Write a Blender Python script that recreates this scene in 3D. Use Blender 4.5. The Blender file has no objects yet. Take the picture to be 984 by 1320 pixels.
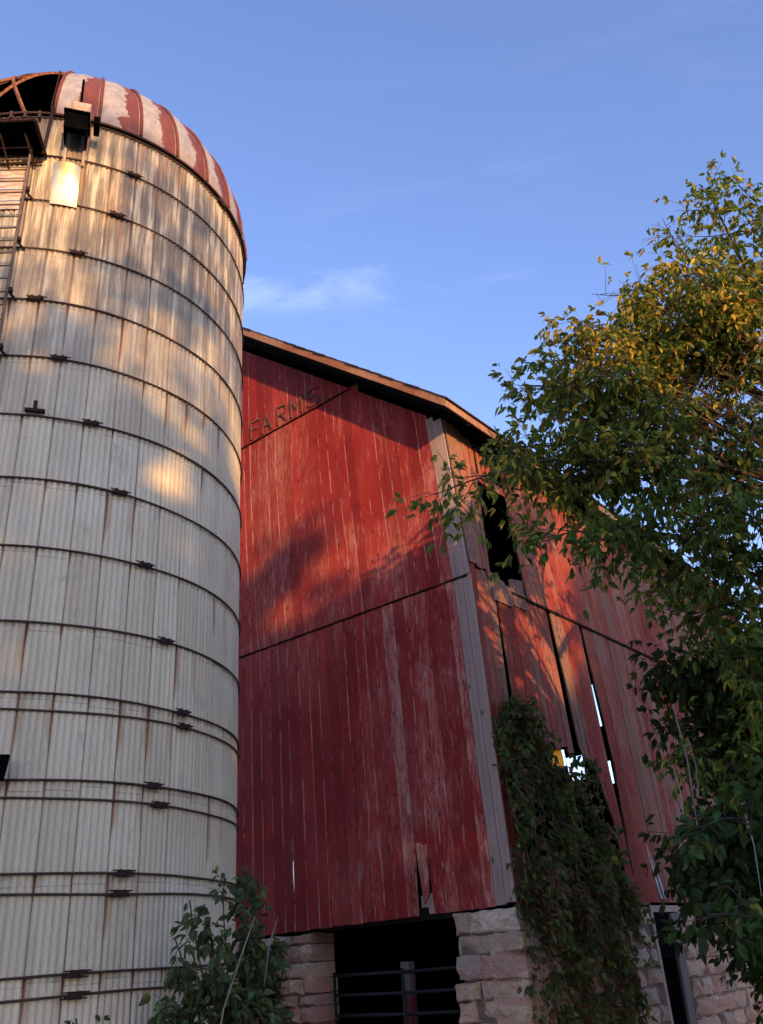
import bpy, math, random
import numpy as np
from mathutils import Vector, Matrix
from mathutils import noise as mnoise

random.seed(7)
rng = np.random.default_rng(11)
sc = bpy.context.scene
COL = sc.collection
rad = math.radians

# ------------------------------------------------------------------ helpers
class MB:
    """collects geometry, builds one mesh object"""
    def __init__(s):
        s.v = []; s.f = []; s.uv = []; s.c = []; s.mi = []
    def face(s, pts, uvs=None, col=(0.5, 0.5, 0.5, 1), m=0):
        b = len(s.v)
        s.v.extend([tuple(p) for p in pts])
        s.f.append(tuple(range(b, b + len(pts))))
        s.uv.append(uvs if uvs else [(0, 0)] * len(pts))
        s.c.append(col); s.mi.append(m)
    def box8(s, P, col=(.5, .5, .5, 1), m=0, uvs=None):
        # P: 4 bottom (ccw) + 4 top
        q = [(3, 2, 1, 0), (4, 5, 6, 7), (0, 1, 5, 4), (1, 2, 6, 5), (2, 3, 7, 6), (3, 0, 4, 7)]
        for f in q: s.face([P[i] for i in f], uvs, col, m)
    def box(s, c, d, ax=None, col=(.5, .5, .5, 1), m=0):
        c = Vector(c)
        if ax is None: ax = (Vector((1, 0, 0)), Vector((0, 1, 0)), Vector((0, 0, 1)))
        a, b, e = [Vector(ax[i]) * d[i] * .5 for i in range(3)]
        P = [c - a - b - e, c + a - b - e, c + a + b - e, c - a + b - e, c - a - b + e, c + a - b + e, c + a + b + e, c - a + b + e]
        s.box8(P, col, m)
    def tube(s, pts, r, n=8, col=(.5, .5, .5, 1), closed=False, m=0, cap=True):
        pts = [Vector(p) for p in pts]; k = len(pts)
        if not hasattr(r, '__len__'): r = [r] * k
        rings = []
        prev = None
        for i in range(k):
            if closed: t = pts[(i + 1) % k] - pts[i - 1]
            else: t = pts[min(i + 1, k - 1)] - pts[max(i - 1, 0)]
            if t.length < 1e-9: t = Vector((0, 0, 1))
            t.normalize()
            if prev is None:
                up = Vector((0, 0, 1)) if abs(t.z) < .9 else Vector((1, 0, 0))
                a = t.cross(up).normalized()
            else:
                a = (prev - t * prev.dot(t)).normalized()
            prev = a
            b = t.cross(a)
            base = len(s.v)
            for j in range(n):
                an = 2 * math.pi * j / n
                s.v.append(tuple(pts[i] + (a * math.cos(an) + b * math.sin(an)) * r[i]))
            rings.append(base)
        m_ = k if closed else k - 1
        for i in range(m_):
            A = rings[i]; B = rings[(i + 1) % k]
            for j in range(n):
                j2 = (j + 1) % n
                s.f.append((A + j, A + j2, B + j2, B + j)); s.uv.append([(0, 0)] * 4); s.c.append(col); s.mi.append(m)
        if cap and not closed:
            for R_, o in ((rings[0], -1), (rings[-1], 1)):
                idx = list(range(R_, R_ + n))
                if o < 0: idx.reverse()
                s.f.append(tuple(idx)); s.uv.append([(0, 0)] * n); s.c.append(col); s.mi.append(m)
    def build(s, name, mats, parent=None, smooth=False, label=None, solid=None):
        me = bpy.data.meshes.new(name)
        off = Vector((0, 0, 0))
        if parent is not None:
            off = parent.matrix_world.translation if parent.parent is None else WORLD_OFF[parent.name]
        vs = [(a - off.x, b - off.y, c - off.z) for a, b, c in s.v]
        me.from_pydata(vs, [], s.f)
        uvl = me.uv_layers.new(name='UVMap')
        flat = [x for u in s.uv for p in u for x in p]
        uvl.data.foreach_set('uv', flat)
        ca = me.color_attributes.new('brd', 'FLOAT_COLOR', 'CORNER')
        fl = []
        for f, c in zip(s.f, s.c):
            fl.extend(list(c) * len(f))
        ca.data.foreach_set('color', fl)
        if not isinstance(mats, (list, tuple)): mats = [mats]
        for m in mats: me.materials.append(m)
        me.polygons.foreach_set('material_index', s.mi)
        if smooth: me.polygons.foreach_set('use_smooth', [True] * len(s.f))
        me.update()
        o = bpy.data.objects.new(name, me)
        COL.objects.link(o)
        if parent is not None:
            o.parent = parent
            WORLD_OFF[o.name] = off
        if label: o['label'] = label
        return o
WORLD_OFF = {}

def thing(name, label, cat, loc=(0, 0, 0), group=None, kind=None):
    o = bpy.data.objects.new(name, None)
    COL.objects.link(o)
    o.location = loc
    o.matrix_world = Matrix.Translation(Vector(loc))
    o.empty_display_size = .2
    return tag(o, label, cat, group, kind)
def tag(o, label=None, cat=None, group=None, kind=None):
    if label: o['label'] = label
    if cat: o['category'] = cat
    if group: o['group'] = group
    if kind: o['kind'] = kind
    return o

def npmesh(name, V, F4, mat, parent=None, cols=None, smooth=False):
    """fast mesh from arrays; F4 (n,k) indices; cols per vertex (n,4)"""
    me = bpy.data.meshes.new(name)
    V = np.asarray(V, float)
    if parent is not None: V = V - np.array(parent.matrix_world.translation)
    n, k = F4.shape
    me.vertices.add(len(V)); me.vertices.foreach_set('co', V.ravel())
    me.loops.add(n * k); me.loops.foreach_set('vertex_index', F4.ravel().astype(np.int32))
    me.polygons.add(n)
    me.polygons.foreach_set('loop_start', (np.arange(n) * k).astype(np.int32))
    me.update(calc_edges=True)
    if cols is not None:
        ca = me.color_attributes.new('brd', 'FLOAT_COLOR', 'POINT')
        ca.data.foreach_set('color', np.asarray(cols, float).ravel())
    if smooth: me.polygons.foreach_set('use_smooth', [True] * n)
    me.materials.append(mat)
    me.validate()
    o = bpy.data.objects.new(name, me); COL.objects.link(o)
    if parent is not None: o.parent = parent
    return o

# ------------------------------------------------------------------ materials
class NT:
    def __init__(s, name):
        s.m = bpy.data.materials.new(name); s.m.use_nodes = True
        s.t = s.m.node_tree; s.t.nodes.clear()
    def n(s, typ, ins=None, **kw):
        nd = s.t.nodes.new(typ)
        for k, v in kw.items(): setattr(nd, k, v)
        if ins:
            for k, v in ins.items():
                sock = nd.inputs[k]
                if isinstance(v, bpy.types.NodeSocket): s.t.links.new(v, sock)
                else: sock.default_value = v
        return nd
    def math(s, op, a, b=0.0, c=0.0, clamp=False):
        nd = s.n('ShaderNodeMath', {0: a, 1: b, 2: c}, operation=op, use_clamp=clamp); return nd.outputs[0]
    def mix(s, f, a, b, mode='MIX'):
        nd = s.n('ShaderNodeMix', data_type='RGBA', blend_type=mode)
        for i, v in ((0, f), (6, a), (7, b)):
            if isinstance(v, bpy.types.NodeSocket): s.t.links.new(v, nd.inputs[i])
            else: nd.inputs[i].default_value = v if i == 0 else (tuple(v) + (1,))[:4]
        return nd.outputs[2]
    def smooth(s, x, lo, hi, a=0.0, b=1.0):
        nd = s.n('ShaderNodeMapRange', {0: x, 1: lo, 2: hi, 3: a, 4: b}, interpolation_type='SMOOTHSTEP'); return nd.outputs[0]
    def noise(s, vec, scale, detail=4, rough=.6, dist=0.0):
        return s.n('ShaderNodeTexNoise', {'Vector': vec, 'Scale': scale, 'Detail': detail, 'Roughness': rough, 'Distortion': dist})
    def mapping(s, vec, sc_, loc=(0, 0, 0)):
        return s.n('ShaderNodeMapping', {0: vec, 1: loc, 3: sc_}).outputs[0]
    def obj(s): return s.n('ShaderNodeTexCoord').outputs['Object']
    def attr(s, name='brd'):
        a = s.n('ShaderNodeAttribute', attribute_name=name)
        sp = s.n('ShaderNodeSeparateColor', {0: a.outputs['Color']})
        return a, sp
    def out(s, col, rough=.8, bump=None, bstr=.3, bdist=.01, metallic=0.0, spec=.35, extra=None):
        ins = {'Base Color': col, 'Roughness': rough, 'Metallic': metallic, 'Specular IOR Level': spec}
        if extra: ins.update(extra)
        if not isinstance(col, bpy.types.NodeSocket): ins['Base Color'] = (tuple(col) + (1,))[:4]
        p = s.n('ShaderNodeBsdfPrincipled', ins)
        if bump is not None:
            b = s.n('ShaderNodeBump', {'Strength': bstr, 'Distance': bdist, 'Height': bump})
            s.t.links.new(b.outputs[0], p.inputs['Normal'])
        o = s.n('ShaderNodeOutputMaterial', {0: p.outputs[0]})
        s.p = p
        return s.m

def wood_mat(name, paint, paint2, bare, bare2, wear=0.0, rough=.74):
    t = NT(name)
    ob = t.obj()
    a, sp = t.attr()
    r, w, hue = sp.outputs[0], sp.outputs[1], sp.outputs[2]
    uv = t.n('ShaderNodeUVMap', uv_map='UVMap').outputs[0]
    u = t.n('ShaderNodeSeparateXYZ', {0: uv}).outputs[0]
    offs = t.n('ShaderNodeCombineXYZ', {0: t.math('MULTIPLY', r, 37.0), 1: t.math('MULTIPLY', r, 11.0), 2: t.math('MULTIPLY', r, 53.0)}).outputs[0]
    vec = t.n('ShaderNodeVectorMath', {0: ob, 1: offs}, operation='ADD').outputs[0]
    patch = t.noise(t.mapping(vec, (15, 15, 2.4)), 1.0, 6, .68, .9).outputs[0]
    big = t.noise(t.mapping(ob, (.7, .7, .45)), 1.0, 3, .6).outputs[0]
    fleck = t.noise(t.mapping(vec, (30, 30, 6.5)), 1.0, 5, .72, 1.0).outputs[0]
    grain = t.noise(t.mapping(vec, (90, 90, 1.6)), 1.0, 3, .6).outputs[0]
    edge = t.math('MULTIPLY', t.math('ABSOLUTE', t.math('SUBTRACT', u, .5)), 2.0)
    edgem = t.math('MULTIPLY', t.smooth(edge, .82, .97), t.smooth(t.math('ADD', patch, t.math('MULTIPLY', t.math('SUBTRACT', t.math('FRACT', t.math('MULTIPLY', r, 7.3)), .5), .22)), .50, .58))
    # wear score
    sc1 = t.math('ADD', t.math('MULTIPLY', patch, .9), t.math('MULTIPLY', big, .75))
    sc1 = t.math('ADD', sc1, t.math('MULTIPLY', t.math('SUBTRACT', fleck, .22), .68))
    sc1 = t.math('ADD', sc1, t.math('MULTIPLY', w, .6))
    sc1 = t.math('ADD', sc1, wear)
    m = t.smooth(sc1, 1.27, 1.35)
    m = t.math('MAXIMUM', m, edgem)
    pc = t.mix(t.smooth(big, .35, .65), paint, paint2)
    faded = t.mix(.5, paint2, bare)
    pc = t.mix(t.math('MULTIPLY', t.smooth(sc1, 1.08, 1.27), .55), pc, faded)
    pc = t.mix(t.math('MULTIPLY', t.smooth(t.noise(t.mapping(vec, (20, 20, 1.2)), 1.0, 4, .6).outputs[0], .55, .75), .35), pc, tuple(x * .45 for x in paint))
    bc = t.mix(t.smooth(grain, .3, .7), bare, bare2)
    bc = t.mix(t.math('MULTIPLY', t.math('SUBTRACT', 1.0, edge), .25), bc, paint2)
    c = t.mix(m, pc, bc)
    # board to board brightness
    br = t.math('MULTIPLY_ADD', r, .34, .80)
    c = t.mix(1.0, c, t.n('ShaderNodeCombineColor', {0: br, 1: br, 2: br}).outputs[0], 'MULTIPLY')
    # knots
    vo = t.n('ShaderNodeTexVoronoi', {'Vector': t.mapping(vec, (6, 6, 3.2)), 'Scale': 1.0, 'Randomness': 1.0})
    k = t.smooth(vo.outputs['Distance'], .07, .17, 1.0, 0.0)
    c = t.mix(t.math('MULTIPLY', k, .75), c, (paint[0] * .35, paint[1] * .5 + .004, paint[2] * .5 + .004))
    # nail heads/grey dirt low down
    h = t.math('ADD', t.math('MULTIPLY', grain, .5), t.math('MULTIPLY', m, -.35))
    h = t.math('ADD', h, t.math('MULTIPLY', fleck, .3))
    return t.out(c, t.math('MULTIPLY_ADD', grain, .25, rough - .12), h, .55, .006, spec=.14)

M_RED = wood_mat('red_paint_wood', (.235, .020, .018), (.32, .046, .038), (.55, .29, .23), (.38, .18, .14), -.035)
M_REDSIDE = wood_mat('weathered_red_wood', (.21, .026, .014), (.29, .052, .026), (.30, .165, .11), (.15, .09, .065), .09)
M_GREYW = wood_mat('weathered_grey_wood', (.19, .05, .045), (.27, .10, .09), (.45, .345, .30), (.31, .225, .19), .22)
M_FASCIA = wood_mat('rake_board_wood', (.26, .11, .06), (.33, .16, .09), (.42, .28, .18), (.3, .19, .12), .05)

def simple_mat(name, col, rough=.8, var=.3, scale=(6, 6, 6), metallic=0.0, spec=.3, col2=None, bstr=.3, bdist=.005):
    t = NT(name)
    nz = t.noise(t.mapping(t.obj(), scale), 1.0, 5, .65).outputs[0]
    c2 = col2 if col2 else tuple(x * (1 - var) for x in col)
    c = t.mix(t.smooth(nz, .35, .65), col, c2)
    return t.out(c, rough, nz, bstr, bdist, metallic, spec)

M_DARKWOOD = simple_mat('dark_barn_timber', (.018, .013, .010), .95, .4, (4, 4, 1.5), spec=.1)  # colour kept near black to hold the barn interior's shade
M_SHINGLE = simple_mat('brown_roof_edge', (.07, .035, .028), .9, .4, (8, 8, 8), col2=(.03, .02, .02))
M_HOOP = simple_mat('rusted_hoop_steel', (.10, .058, .038), .85, .3, (5, 5, 14), 0, .3, (.05, .032, .025))
M_CLAMP = simple_mat('rusty_cast_iron', (.055, .026, .018), .9, .3, (30, 30, 30), 0, .2, (.025, .018, .016))
M_BLACK = simple_mat('blackened_sheet_metal', (.004, .0035, .0035), .97, .3, (9, 9, 9), 0, .03)
M_GALV = simple_mat('dull_ladder_steel', (.17, .13, .10), .7, .3, (20, 20, 6), .2, .4, (.09, .05, .03))
M_RUSTIRON = simple_mat('orange_rusted_angle_iron', (.30, .13, .06), .85, .3, (15, 15, 15), 0, .3, (.14, .05, .025))
M_GATE = simple_mat('dark_green_gate_paint', (.010, .016, .015), .6, .3, (9, 9, 9))
M_CREAM = simple_mat('cream_painted_stub', (.5, .42, .33), .8, .2, (12, 12, 4), col2=(.33, .22, .15))
M_LETTER = simple_mat('weathered_letter_metal', (.11, .045, .04), .8, .4, (25, 25, 6), 0, .3, (.16, .09, .07))
M_INT = simple_mat('dark_shade_lining', (.006, .005, .005), .95, .2, (5, 5, 5), spec=.05)  # near-black colour stands in for interior shade along with black staining

# silo stave concrete
def silo_mat():
    t = NT('ribbed_concrete_stave')
    a, sp = t.attr()
    r, g, hgt = sp.outputs[0], sp.outputs[1], sp.outputs[2]
    uv = t.n('ShaderNodeUVMap', uv_map='UVMap').outputs[0]
    s_ = t.n('ShaderNodeSeparateXYZ', {0: uv}); u, v = s_.outputs[0], s_.outputs[1]
    ob = t.obj()
    streak = t.noise(t.mapping(ob, (11, 11, .55)), 1.0, 5, .65).outputs[0]
    big = t.noise(t.mapping(ob, (.8, .8, .8)), 1.0, 4, .6).outputs[0]
    fine = t.noise(t.mapping(ob, (70, 70, 30)), 1.0, 4, .6).outputs[0]
    base = t.mix(r, (.68, .565, .365), (.81, .695, .465))
    base = t.mix(t.math('MULTIPLY', t.smooth(streak, .35, .7), .45), base, (.50, .41, .28))
    base = t.mix(t.math('MULTIPLY', t.smooth(big, .45, .7), .4), base, (.84, .77, .58))
    # upper rows weathered: teal grey and brown
    top = t.smooth(hgt, .58, .90)
    base = t.mix(t.math('MULTIPLY', top, t.smooth(t.noise(t.mapping(ob, (9, 9, .9), (3, 1, 4)), 1.0, 4, .6).outputs[0], .34, .56)), base, (.20, .17, .13))
    base = t.mix(t.math('MULTIPLY', t.math('MULTIPLY', top, .5), t.smooth(t.noise(t.mapping(ob, (7, 7, .6), (8, 3, 1)), 1.0, 5, .6).outputs[0], .50, .64)), base, (.36, .20, .11))
    du = t.math('ABSOLUTE', t.math('SUBTRACT', t.math('FRACT', t.math('ADD', u, .5)), .5))   # 0 at seam
    # darker in the flute valleys
    fl = t.math('COSINE', t.math('MULTIPLY', u, 2 * math.pi * 5))
    base = t.mix(t.math('MULTIPLY', t.smooth(fl, -.2, 1.0), .22), base, (.33, .27, .19))
    # stain just under the hoops
    band = t.smooth(v, .0, .09, 1.0, 0.0)
    base = t.mix(t.math('MULTIPLY', band, t.math('MULTIPLY', t.smooth(streak, .4, .6), .5)), base, (.20, .14, .09))
    # rust tongues at seams
    wid = t.math('MULTIPLY', t.math('MINIMUM', t.math('SUBTRACT', g, v), .35), .17)
    rm = t.math('MULTIPLY', t.smooth(t.math('SUBTRACT', wid, du), -.004, .012), t.math('GREATER_THAN', g, .02))
    halo = t.math('MULTIPLY', t.smooth(t.math('SUBTRACT', t.math('MULTIPLY', wid, 3.0), du), -.03, .07), .5)
    base = t.mix(halo, base, (.40, .22, .09))
    base = t.mix(t.math('MULTIPLY', rm, .9), base, t.mix(t.math('MULTIPLY', v, 1.6, clamp=True), (.15, .045, .02), (.48, .23, .09)))
    jv = t.math('ABSOLUTE', t.math('SUBTRACT', v, t.math('MULTIPLY_ADD', t.math('FRACT', t.math('MULTIPLY', r, 5.7)), .09, .045)))
    base = t.mix(t.math('MULTIPLY', t.smooth(jv, .003, .012, 1.0, 0.0), t.math('MULTIPLY', t.smooth(streak, .35, .55), .55)), base, (.20, .15, .10))
    base = t.mix(t.math('MULTIPLY', t.smooth(t.noise(t.mapping(ob, (5, 5, 2.2), (9, 9, 9)), 1.0, 6, .7, 1.2).outputs[0], .57, .68), .4), base, (.36, .30, .23))
    seam = t.smooth(du, .004, .014, 1.0, 0.0)
    base = t.mix(t.math('MULTIPLY', seam, .62), base, (.07, .045, .03))
    base = t.mix(t.math('MULTIPLY', t.smooth(fine, .3, .7), .12), base, (.2, .17, .14))
    return t.out(base, .62, fine, .15, .003, spec=.45)
M_SILO = silo_mat()

def dome_mat():
    t = NT('peeling_red_dome_paint')
    uv = t.n('ShaderNodeUVMap', uv_map='UVMap').outputs[0]
    s_ = t.n('ShaderNodeSeparateXYZ', {0: uv}); u, v = s_.outputs[0], s_.outputs[1]
    ob = t.obj()
    nz = t.noise(t.mapping(ob, (1.8, 1.8, 2.2)), 1.0, 5, .65).outputs[0]
    fn = t.noise(t.mapping(ob, (9, 9, 5)), 1.0, 4, .7).outputs[0]
    fr = t.math('FRACT', u)
    e = t.math('ADD', fr, t.math('MULTIPLY', t.math('SUBTRACT', nz, .5), 1.3))
    e = t.math('ADD', e, t.math('MULTIPLY', v, .10))
    e = t.math('ADD', e, t.math('MULTIPLY', t.math('SUBTRACT', fn, .5), .22))
    m = t.math('MULTIPLY', t.smooth(e, .54, .57), t.smooth(fr, .93, .96, 1.0, 0.0))
    white = t.mix(t.smooth(fn, .35, .65), (.38, .355, .34), (.27, .25, .235))
    white = t.mix(t.smooth(t.math('ADD', v, t.math('MULTIPLY', nz, .2)), .02, .22, .55, 0.0), white, (.30, .15, .08))
    red = t.mix(t.smooth(fn, .3, .7), (.14, .036, .020), (.20, .058, .032))
    c = t.mix(m, white, red)
    return t.out(c, .5, fn, .2, .003, 0.0, .4)
M_DOME = dome_mat()
M_DOMERIB = simple_mat('dome_rib_red_brown', (.20, .05, .035), .7, .4, (10, 10, 10), col2=(.13, .035, .025))

def stone_mat(dim=1.0):
    t = NT('rough_split_fieldstone')
    a, sp = t.attr()
    ob = t.obj()
    n1 = t.noise(t.mapping(ob, (9, 9, 13)), 1.0, 6, .7, .8).outputs[0]
    n2 = t.noise(t.mapping(ob, (3, 3, 4), (5, 2, 7)), 1.0, 5, .7, 1.2).outputs[0]
    n3 = t.noise(t.mapping(ob, (40, 40, 40)), 1.0, 4, .7).outputs[0]
    base = a.outputs['Color']
    c = t.mix(t.math('MULTIPLY', t.smooth(n2, .47, .57), .5), base, (.60, .33, .25))
    c = t.mix(t.math('MULTIPLY', t.smooth(n1, .52, .62), .75), c, (.50, .43, .38))
    c = t.mix(t.math('MULTIPLY', t.smooth(n2, .34, .42, 1.0, 0.0), .6), c, (.78, .64, .47))
    c = t.mix(t.math('MULTIPLY', t.smooth(n3, .5, .7), .5), c, (.14, .10, .085))
    h = t.math('ADD', n1, t.math('MULTIPLY', n3, .4))
    return t.out(c, .9, h, 1.0, .045, spec=.15)
M_STONE = stone_mat()
M_MORTAR = simple_mat('sandy_mortar', (.21, .16, .13), .95, .4, (14, 14, 14))

def leaf_mat(name, tint=1.0, trans=.35):
    t = NT(name)
    a, sp = t.attr()
    c = a.outputs['Color']
    nz = t.noise(t.mapping(t.obj(), (14, 14, 14)), 1.0, 2, .5).outputs[0]
    c = t.mix(t.math('MULTIPLY', nz, .4), c, (.02, .03, .008))
    d = t.n('ShaderNodeBsdfPrincipled', {'Base Color': c, 'Roughness': .6, 'Specular IOR Level': .2})
    tr = t.n('ShaderNodeBsdfTranslucent', {0: t.mix(.5, c, t.mix(.5, c, (.16, .16, .01), 'ADD'))})
    mx = t.n('ShaderNodeMixShader', {0: trans, 1: d.outputs[0], 2: tr.outputs[0]})
    t.n('ShaderNodeOutputMaterial', {0: mx.outputs[0]})
    return t.m
M_LEAF = leaf_mat('foliage_leaf', trans=.42)
M_BARK = simple_mat('grey_brown_bark', (.085, .062, .045), .95, .4, (30, 30, 6), bstr=.6, bdist=.01)
M_STEM = simple_mat('pale_dry_stem', (.30, .25, .20), .9, .3, (20, 20, 6))
M_GROUND = simple_mat('pale_bounce_ground', (.34, .28, .21), .95, .3, (1.2, 1.2, 1.2), col2=(.24, .19, .13), bstr=.5, bdist=.05)  # unseen ground, lightened to bounce fill light onto the walls
M_GLOWSHEET = None

# ------------------------------------------------------------------ camera
PITCH, ROLL, FPX = 0.47451706, -0.07190574, 1130.0
f = Vector((0, math.cos(PITCH), math.sin(PITCH)))
r0 = Vector((1, 0, 0)); u0 = r0.cross(f)
rr = r0 * math.cos(ROLL) + u0 * math.sin(ROLL)
uu = -r0 * math.sin(ROLL) + u0 * math.cos(ROLL)
cam_d = bpy.data.cameras.new('camera'); cam = bpy.data.objects.new('camera', cam_d); COL.objects.link(cam)
cam_d.sensor_fit = 'VERTICAL'; cam_d.sensor_height = 24.0; cam_d.lens = 24.0 * FPX / 1320.0
cam_d.clip_start = .05; cam_d.clip_end = 3000
mw = Matrix(((rr.x, uu.x, -f.x, 0), (rr.y, uu.y, -f.y, 0), (rr.z, uu.z, -f.z, 1.6), (0, 0, 0, 1)))
cam.matrix_world = mw
sc.camera = cam

# ------------------------------------------------------------------ light
SUN_AZ, SUN_EL = rad(155.0), rad(8.6)
sdir = Vector((math.sin(SUN_AZ) * math.cos(SUN_EL), math.cos(SUN_AZ) * math.cos(SUN_EL), math.sin(SUN_EL)))
ld = bpy.data.lights.new('sun', 'SUN'); ld.energy = 2.1; ld.angle = rad(.53); ld.color = (1.0, .56, .19)
lo = bpy.data.objects.new('sun', ld); COL.objects.link(lo)
lo.rotation_euler = (-sdir).to_track_quat('-Z', 'Y').to_euler()
lo.location = (20, -40, 30)

w = bpy.data.worlds.new('World'); sc.world = w; w.use_nodes = True
nt = w.node_tree; nt.nodes.clear()
sky = nt.nodes.new('ShaderNodeTexSky'); sky.sky_type = 'NISHITA'; sky.sun_disc = False
sky.sun_elevation = SUN_EL; sky.sun_rotation = SUN_AZ
sky.altitude = 200; sky.air_density = 1.0; sky.dust_density = .5; sky.ozone_density = 2.0
tc = nt.nodes.new('ShaderNodeTexCoord')
def wn(typ, ins=None, **kw):
    nd = nt.nodes.new(typ)
    for k, v in kw.items(): setattr(nd, k, v)
    for k, v in (ins or {}).items():
        if isinstance(v, bpy.types.NodeSocket): nt.links.new(v, nd.inputs[k])
        else: nd.inputs[k].default_value = v
    return nd
dirv = tc.outputs['Generated']
sep = wn('ShaderNodeSeparateXYZ', {0: dirv})
# thin cirrus: project the view direction on a high plane
den = wn('ShaderNodeMath', {0: sep.outputs[2], 1: .05}, operation='MAXIMUM')
px_ = wn('ShaderNodeMath', {0: sep.outputs[0], 1: den.outputs[0]}, operation='DIVIDE')
py_ = wn('ShaderNodeMath', {0: sep.outputs[1], 1: den.outputs[0]}, operation='DIVIDE')
pv = wn('ShaderNodeCombineXYZ', {0: px_.outputs[0], 1: py_.outputs[0], 2: 0.0})
mp = wn('ShaderNodeMapping', {0: pv.outputs[0], 1: (2.3, .4, 0), 2: (0, 0, rad(8)), 3: (2.4, 7.0, 1)})
n1 = wn('ShaderNodeTexNoise', {'Vector': mp.outputs[0], 'Scale': 1.0, 'Detail': 7.0, 'Roughness': .6, 'Distortion': .6})
mp2 = wn('ShaderNodeMapping', {0: pv.outputs[0], 3: (1.1, 1.6, 1)})
n2 = wn('ShaderNodeTexNoise', {'Vector': mp2.outputs[0], 'Scale': 1.0, 'Detail': 3.0})
# one brighter wisp bank, centred on a direction
# bank centre in plane coords
dx = wn('ShaderNodeMath', {0: px_.outputs[0], 1: .055}, operation='ADD')
dx2 = wn('ShaderNodeMath', {0: dx.outputs[0], 1: .30}, operation='DIVIDE')
dy = wn('ShaderNodeMath', {0: py_.outputs[0], 1: -1.115}, operation='ADD')
dy2 = wn('ShaderNodeMath', {0: dy.outputs[0], 1: .060}, operation='DIVIDE')
q1 = wn('ShaderNodeMath', {0: dx2.outputs[0], 1: 2.0}, operation='POWER')
q2 = wn('ShaderNodeMath', {0: dy2.outputs[0], 1: 2.0}, operation='POWER')
q = wn('ShaderNodeMath', {0: q1.outputs[0], 1: q2.outputs[0]}, operation='ADD')
bank = wn('ShaderNodeMapRange', {0: q.outputs[0], 1: 0.0, 2: 1.6, 3: 1.0, 4: 0.0}, interpolation_type='SMOOTHSTEP')
cl1 = wn('ShaderNodeMapRange', {0: n1.outputs[0], 1: .42, 2: .68, 3: 0.0, 4: 1.0}, interpolation_type='SMOOTHSTEP')
b1 = wn('ShaderNodeMath', {0: bank.outputs[0], 1: cl1.outputs[0]}, operation='MULTIPLY')
b1b = wn('ShaderNodeMath', {0: b1.outputs[0], 1: .13}, operation='MULTIPLY')
g2_ = wn('ShaderNodeMapRange', {0: n2.outputs[0], 1: .45, 2: .7, 3: 0.0, 4: 1.0}, interpolation_type='SMOOTHSTEP')
b2 = wn('ShaderNodeMath', {0: g2_.outputs[0], 1: cl1.outputs[0]}, operation='MULTIPLY')
b2b = wn('ShaderNodeMath', {0: b2.outputs[0], 1: .05}, operation='MULTIPLY')
cm = wn('ShaderNodeMath', {0: b1b.outputs[0], 1: b2b.outputs[0]}, operation='ADD', use_clamp=True)
SKYTINT = wn('ShaderNodeMix', {0: 1.0, 6: sky.outputs[0], 7: (.95, .855, 1.09, 1)}, data_type='RGBA', blend_type='MULTIPLY')
cloud = wn('ShaderNodeMix', {0: cm.outputs[0], 6: SKYTINT.outputs[2], 7: (3.6, 3.9, 4.6, 1)}, data_type='RGBA')
bg = wn('ShaderNodeBackground', {0: cloud.outputs[2], 1: .15})
wo = wn('ShaderNodeOutputWorld', {0: bg.outputs[0]})
sc.view_settings.view_transform = 'Standard'; sc.view_settings.look = 'None'
sc.view_settings.exposure = 1.66; sc.view_settings.gamma = 1.0; sc.view_settings.use_curve_mapping = False

# ------------------------------------------------------------------ ground
gb = MB()
GN = 40
def gz(x, y):
    return -.02 + .05 * mnoise.noise(Vector((x * .15, y * .15, 0)))
xs = np.concatenate([[-900, -300, -100], np.linspace(-50, 50, GN), [100, 300, 900]])
for i in range(len(xs) - 1):
    for j in range(len(xs) - 1):
        P = [(xs[i], xs[j]), (xs[i + 1], xs[j]), (xs[i + 1], xs[j + 1]), (xs[i], xs[j + 1])]
        gb.face([(a, b, gz(a, b)) for a, b in P])
tag(gb.build('ground', M_GROUND), kind='structure')

# ------------------------------------------------------------------ SILO
SX, SY, SR = -4.30284, 9.91967, 2.458
silo = thing('silo', 'tall round concrete stave silo with steel hoops and peeling red dome', 'silo', (SX, SY, 0))
def sp_(phi, r, z):
    a = rad(phi); return Vector((SX + r * math.sin(a), SY - r * math.cos(a), z))
def tang(phi): a = rad(phi); return Vector((math.cos(a), math.sin(a), 0))
def nrm(phi): a = rad(phi); return Vector((math.sin(a), -math.cos(a), 0))
ROWS = [11.451, 10.741, 9.963, 9.208, 8.447, 7.667, 6.917, 6.161, 5.411, 4.649, 3.971, 3.211, 2.445, 1.683, .92, .16, -.2]
HOOPS = [11.40, 10.741, 9.963, 9.208, 8.447, 7.667, 6.917, 6.161, 5.411, 4.649, 3.971, 3.825, 3.211, 3.05, 2.445, 2.292, 1.683, 1.532, .92, .77, .3]
NST = 50; STW = 360.0 / NST; SEAM0 = 22.3
w_ = MB()
def flute(x):   # x in stave units 0..1, outer profile
    c = math.cos(2 * math.pi * 5 * x)
    r = -.015 * (max(c, -.3) + .3) / 1.3
    d = min(x, 1 - x)
    if d < .03: r -= .006 * (1 - d / .03)
    return r
xsub = [0, .012, .03] + [i / 30 for i in range(2, 29)] + [.97, .988, 1.0]
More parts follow.
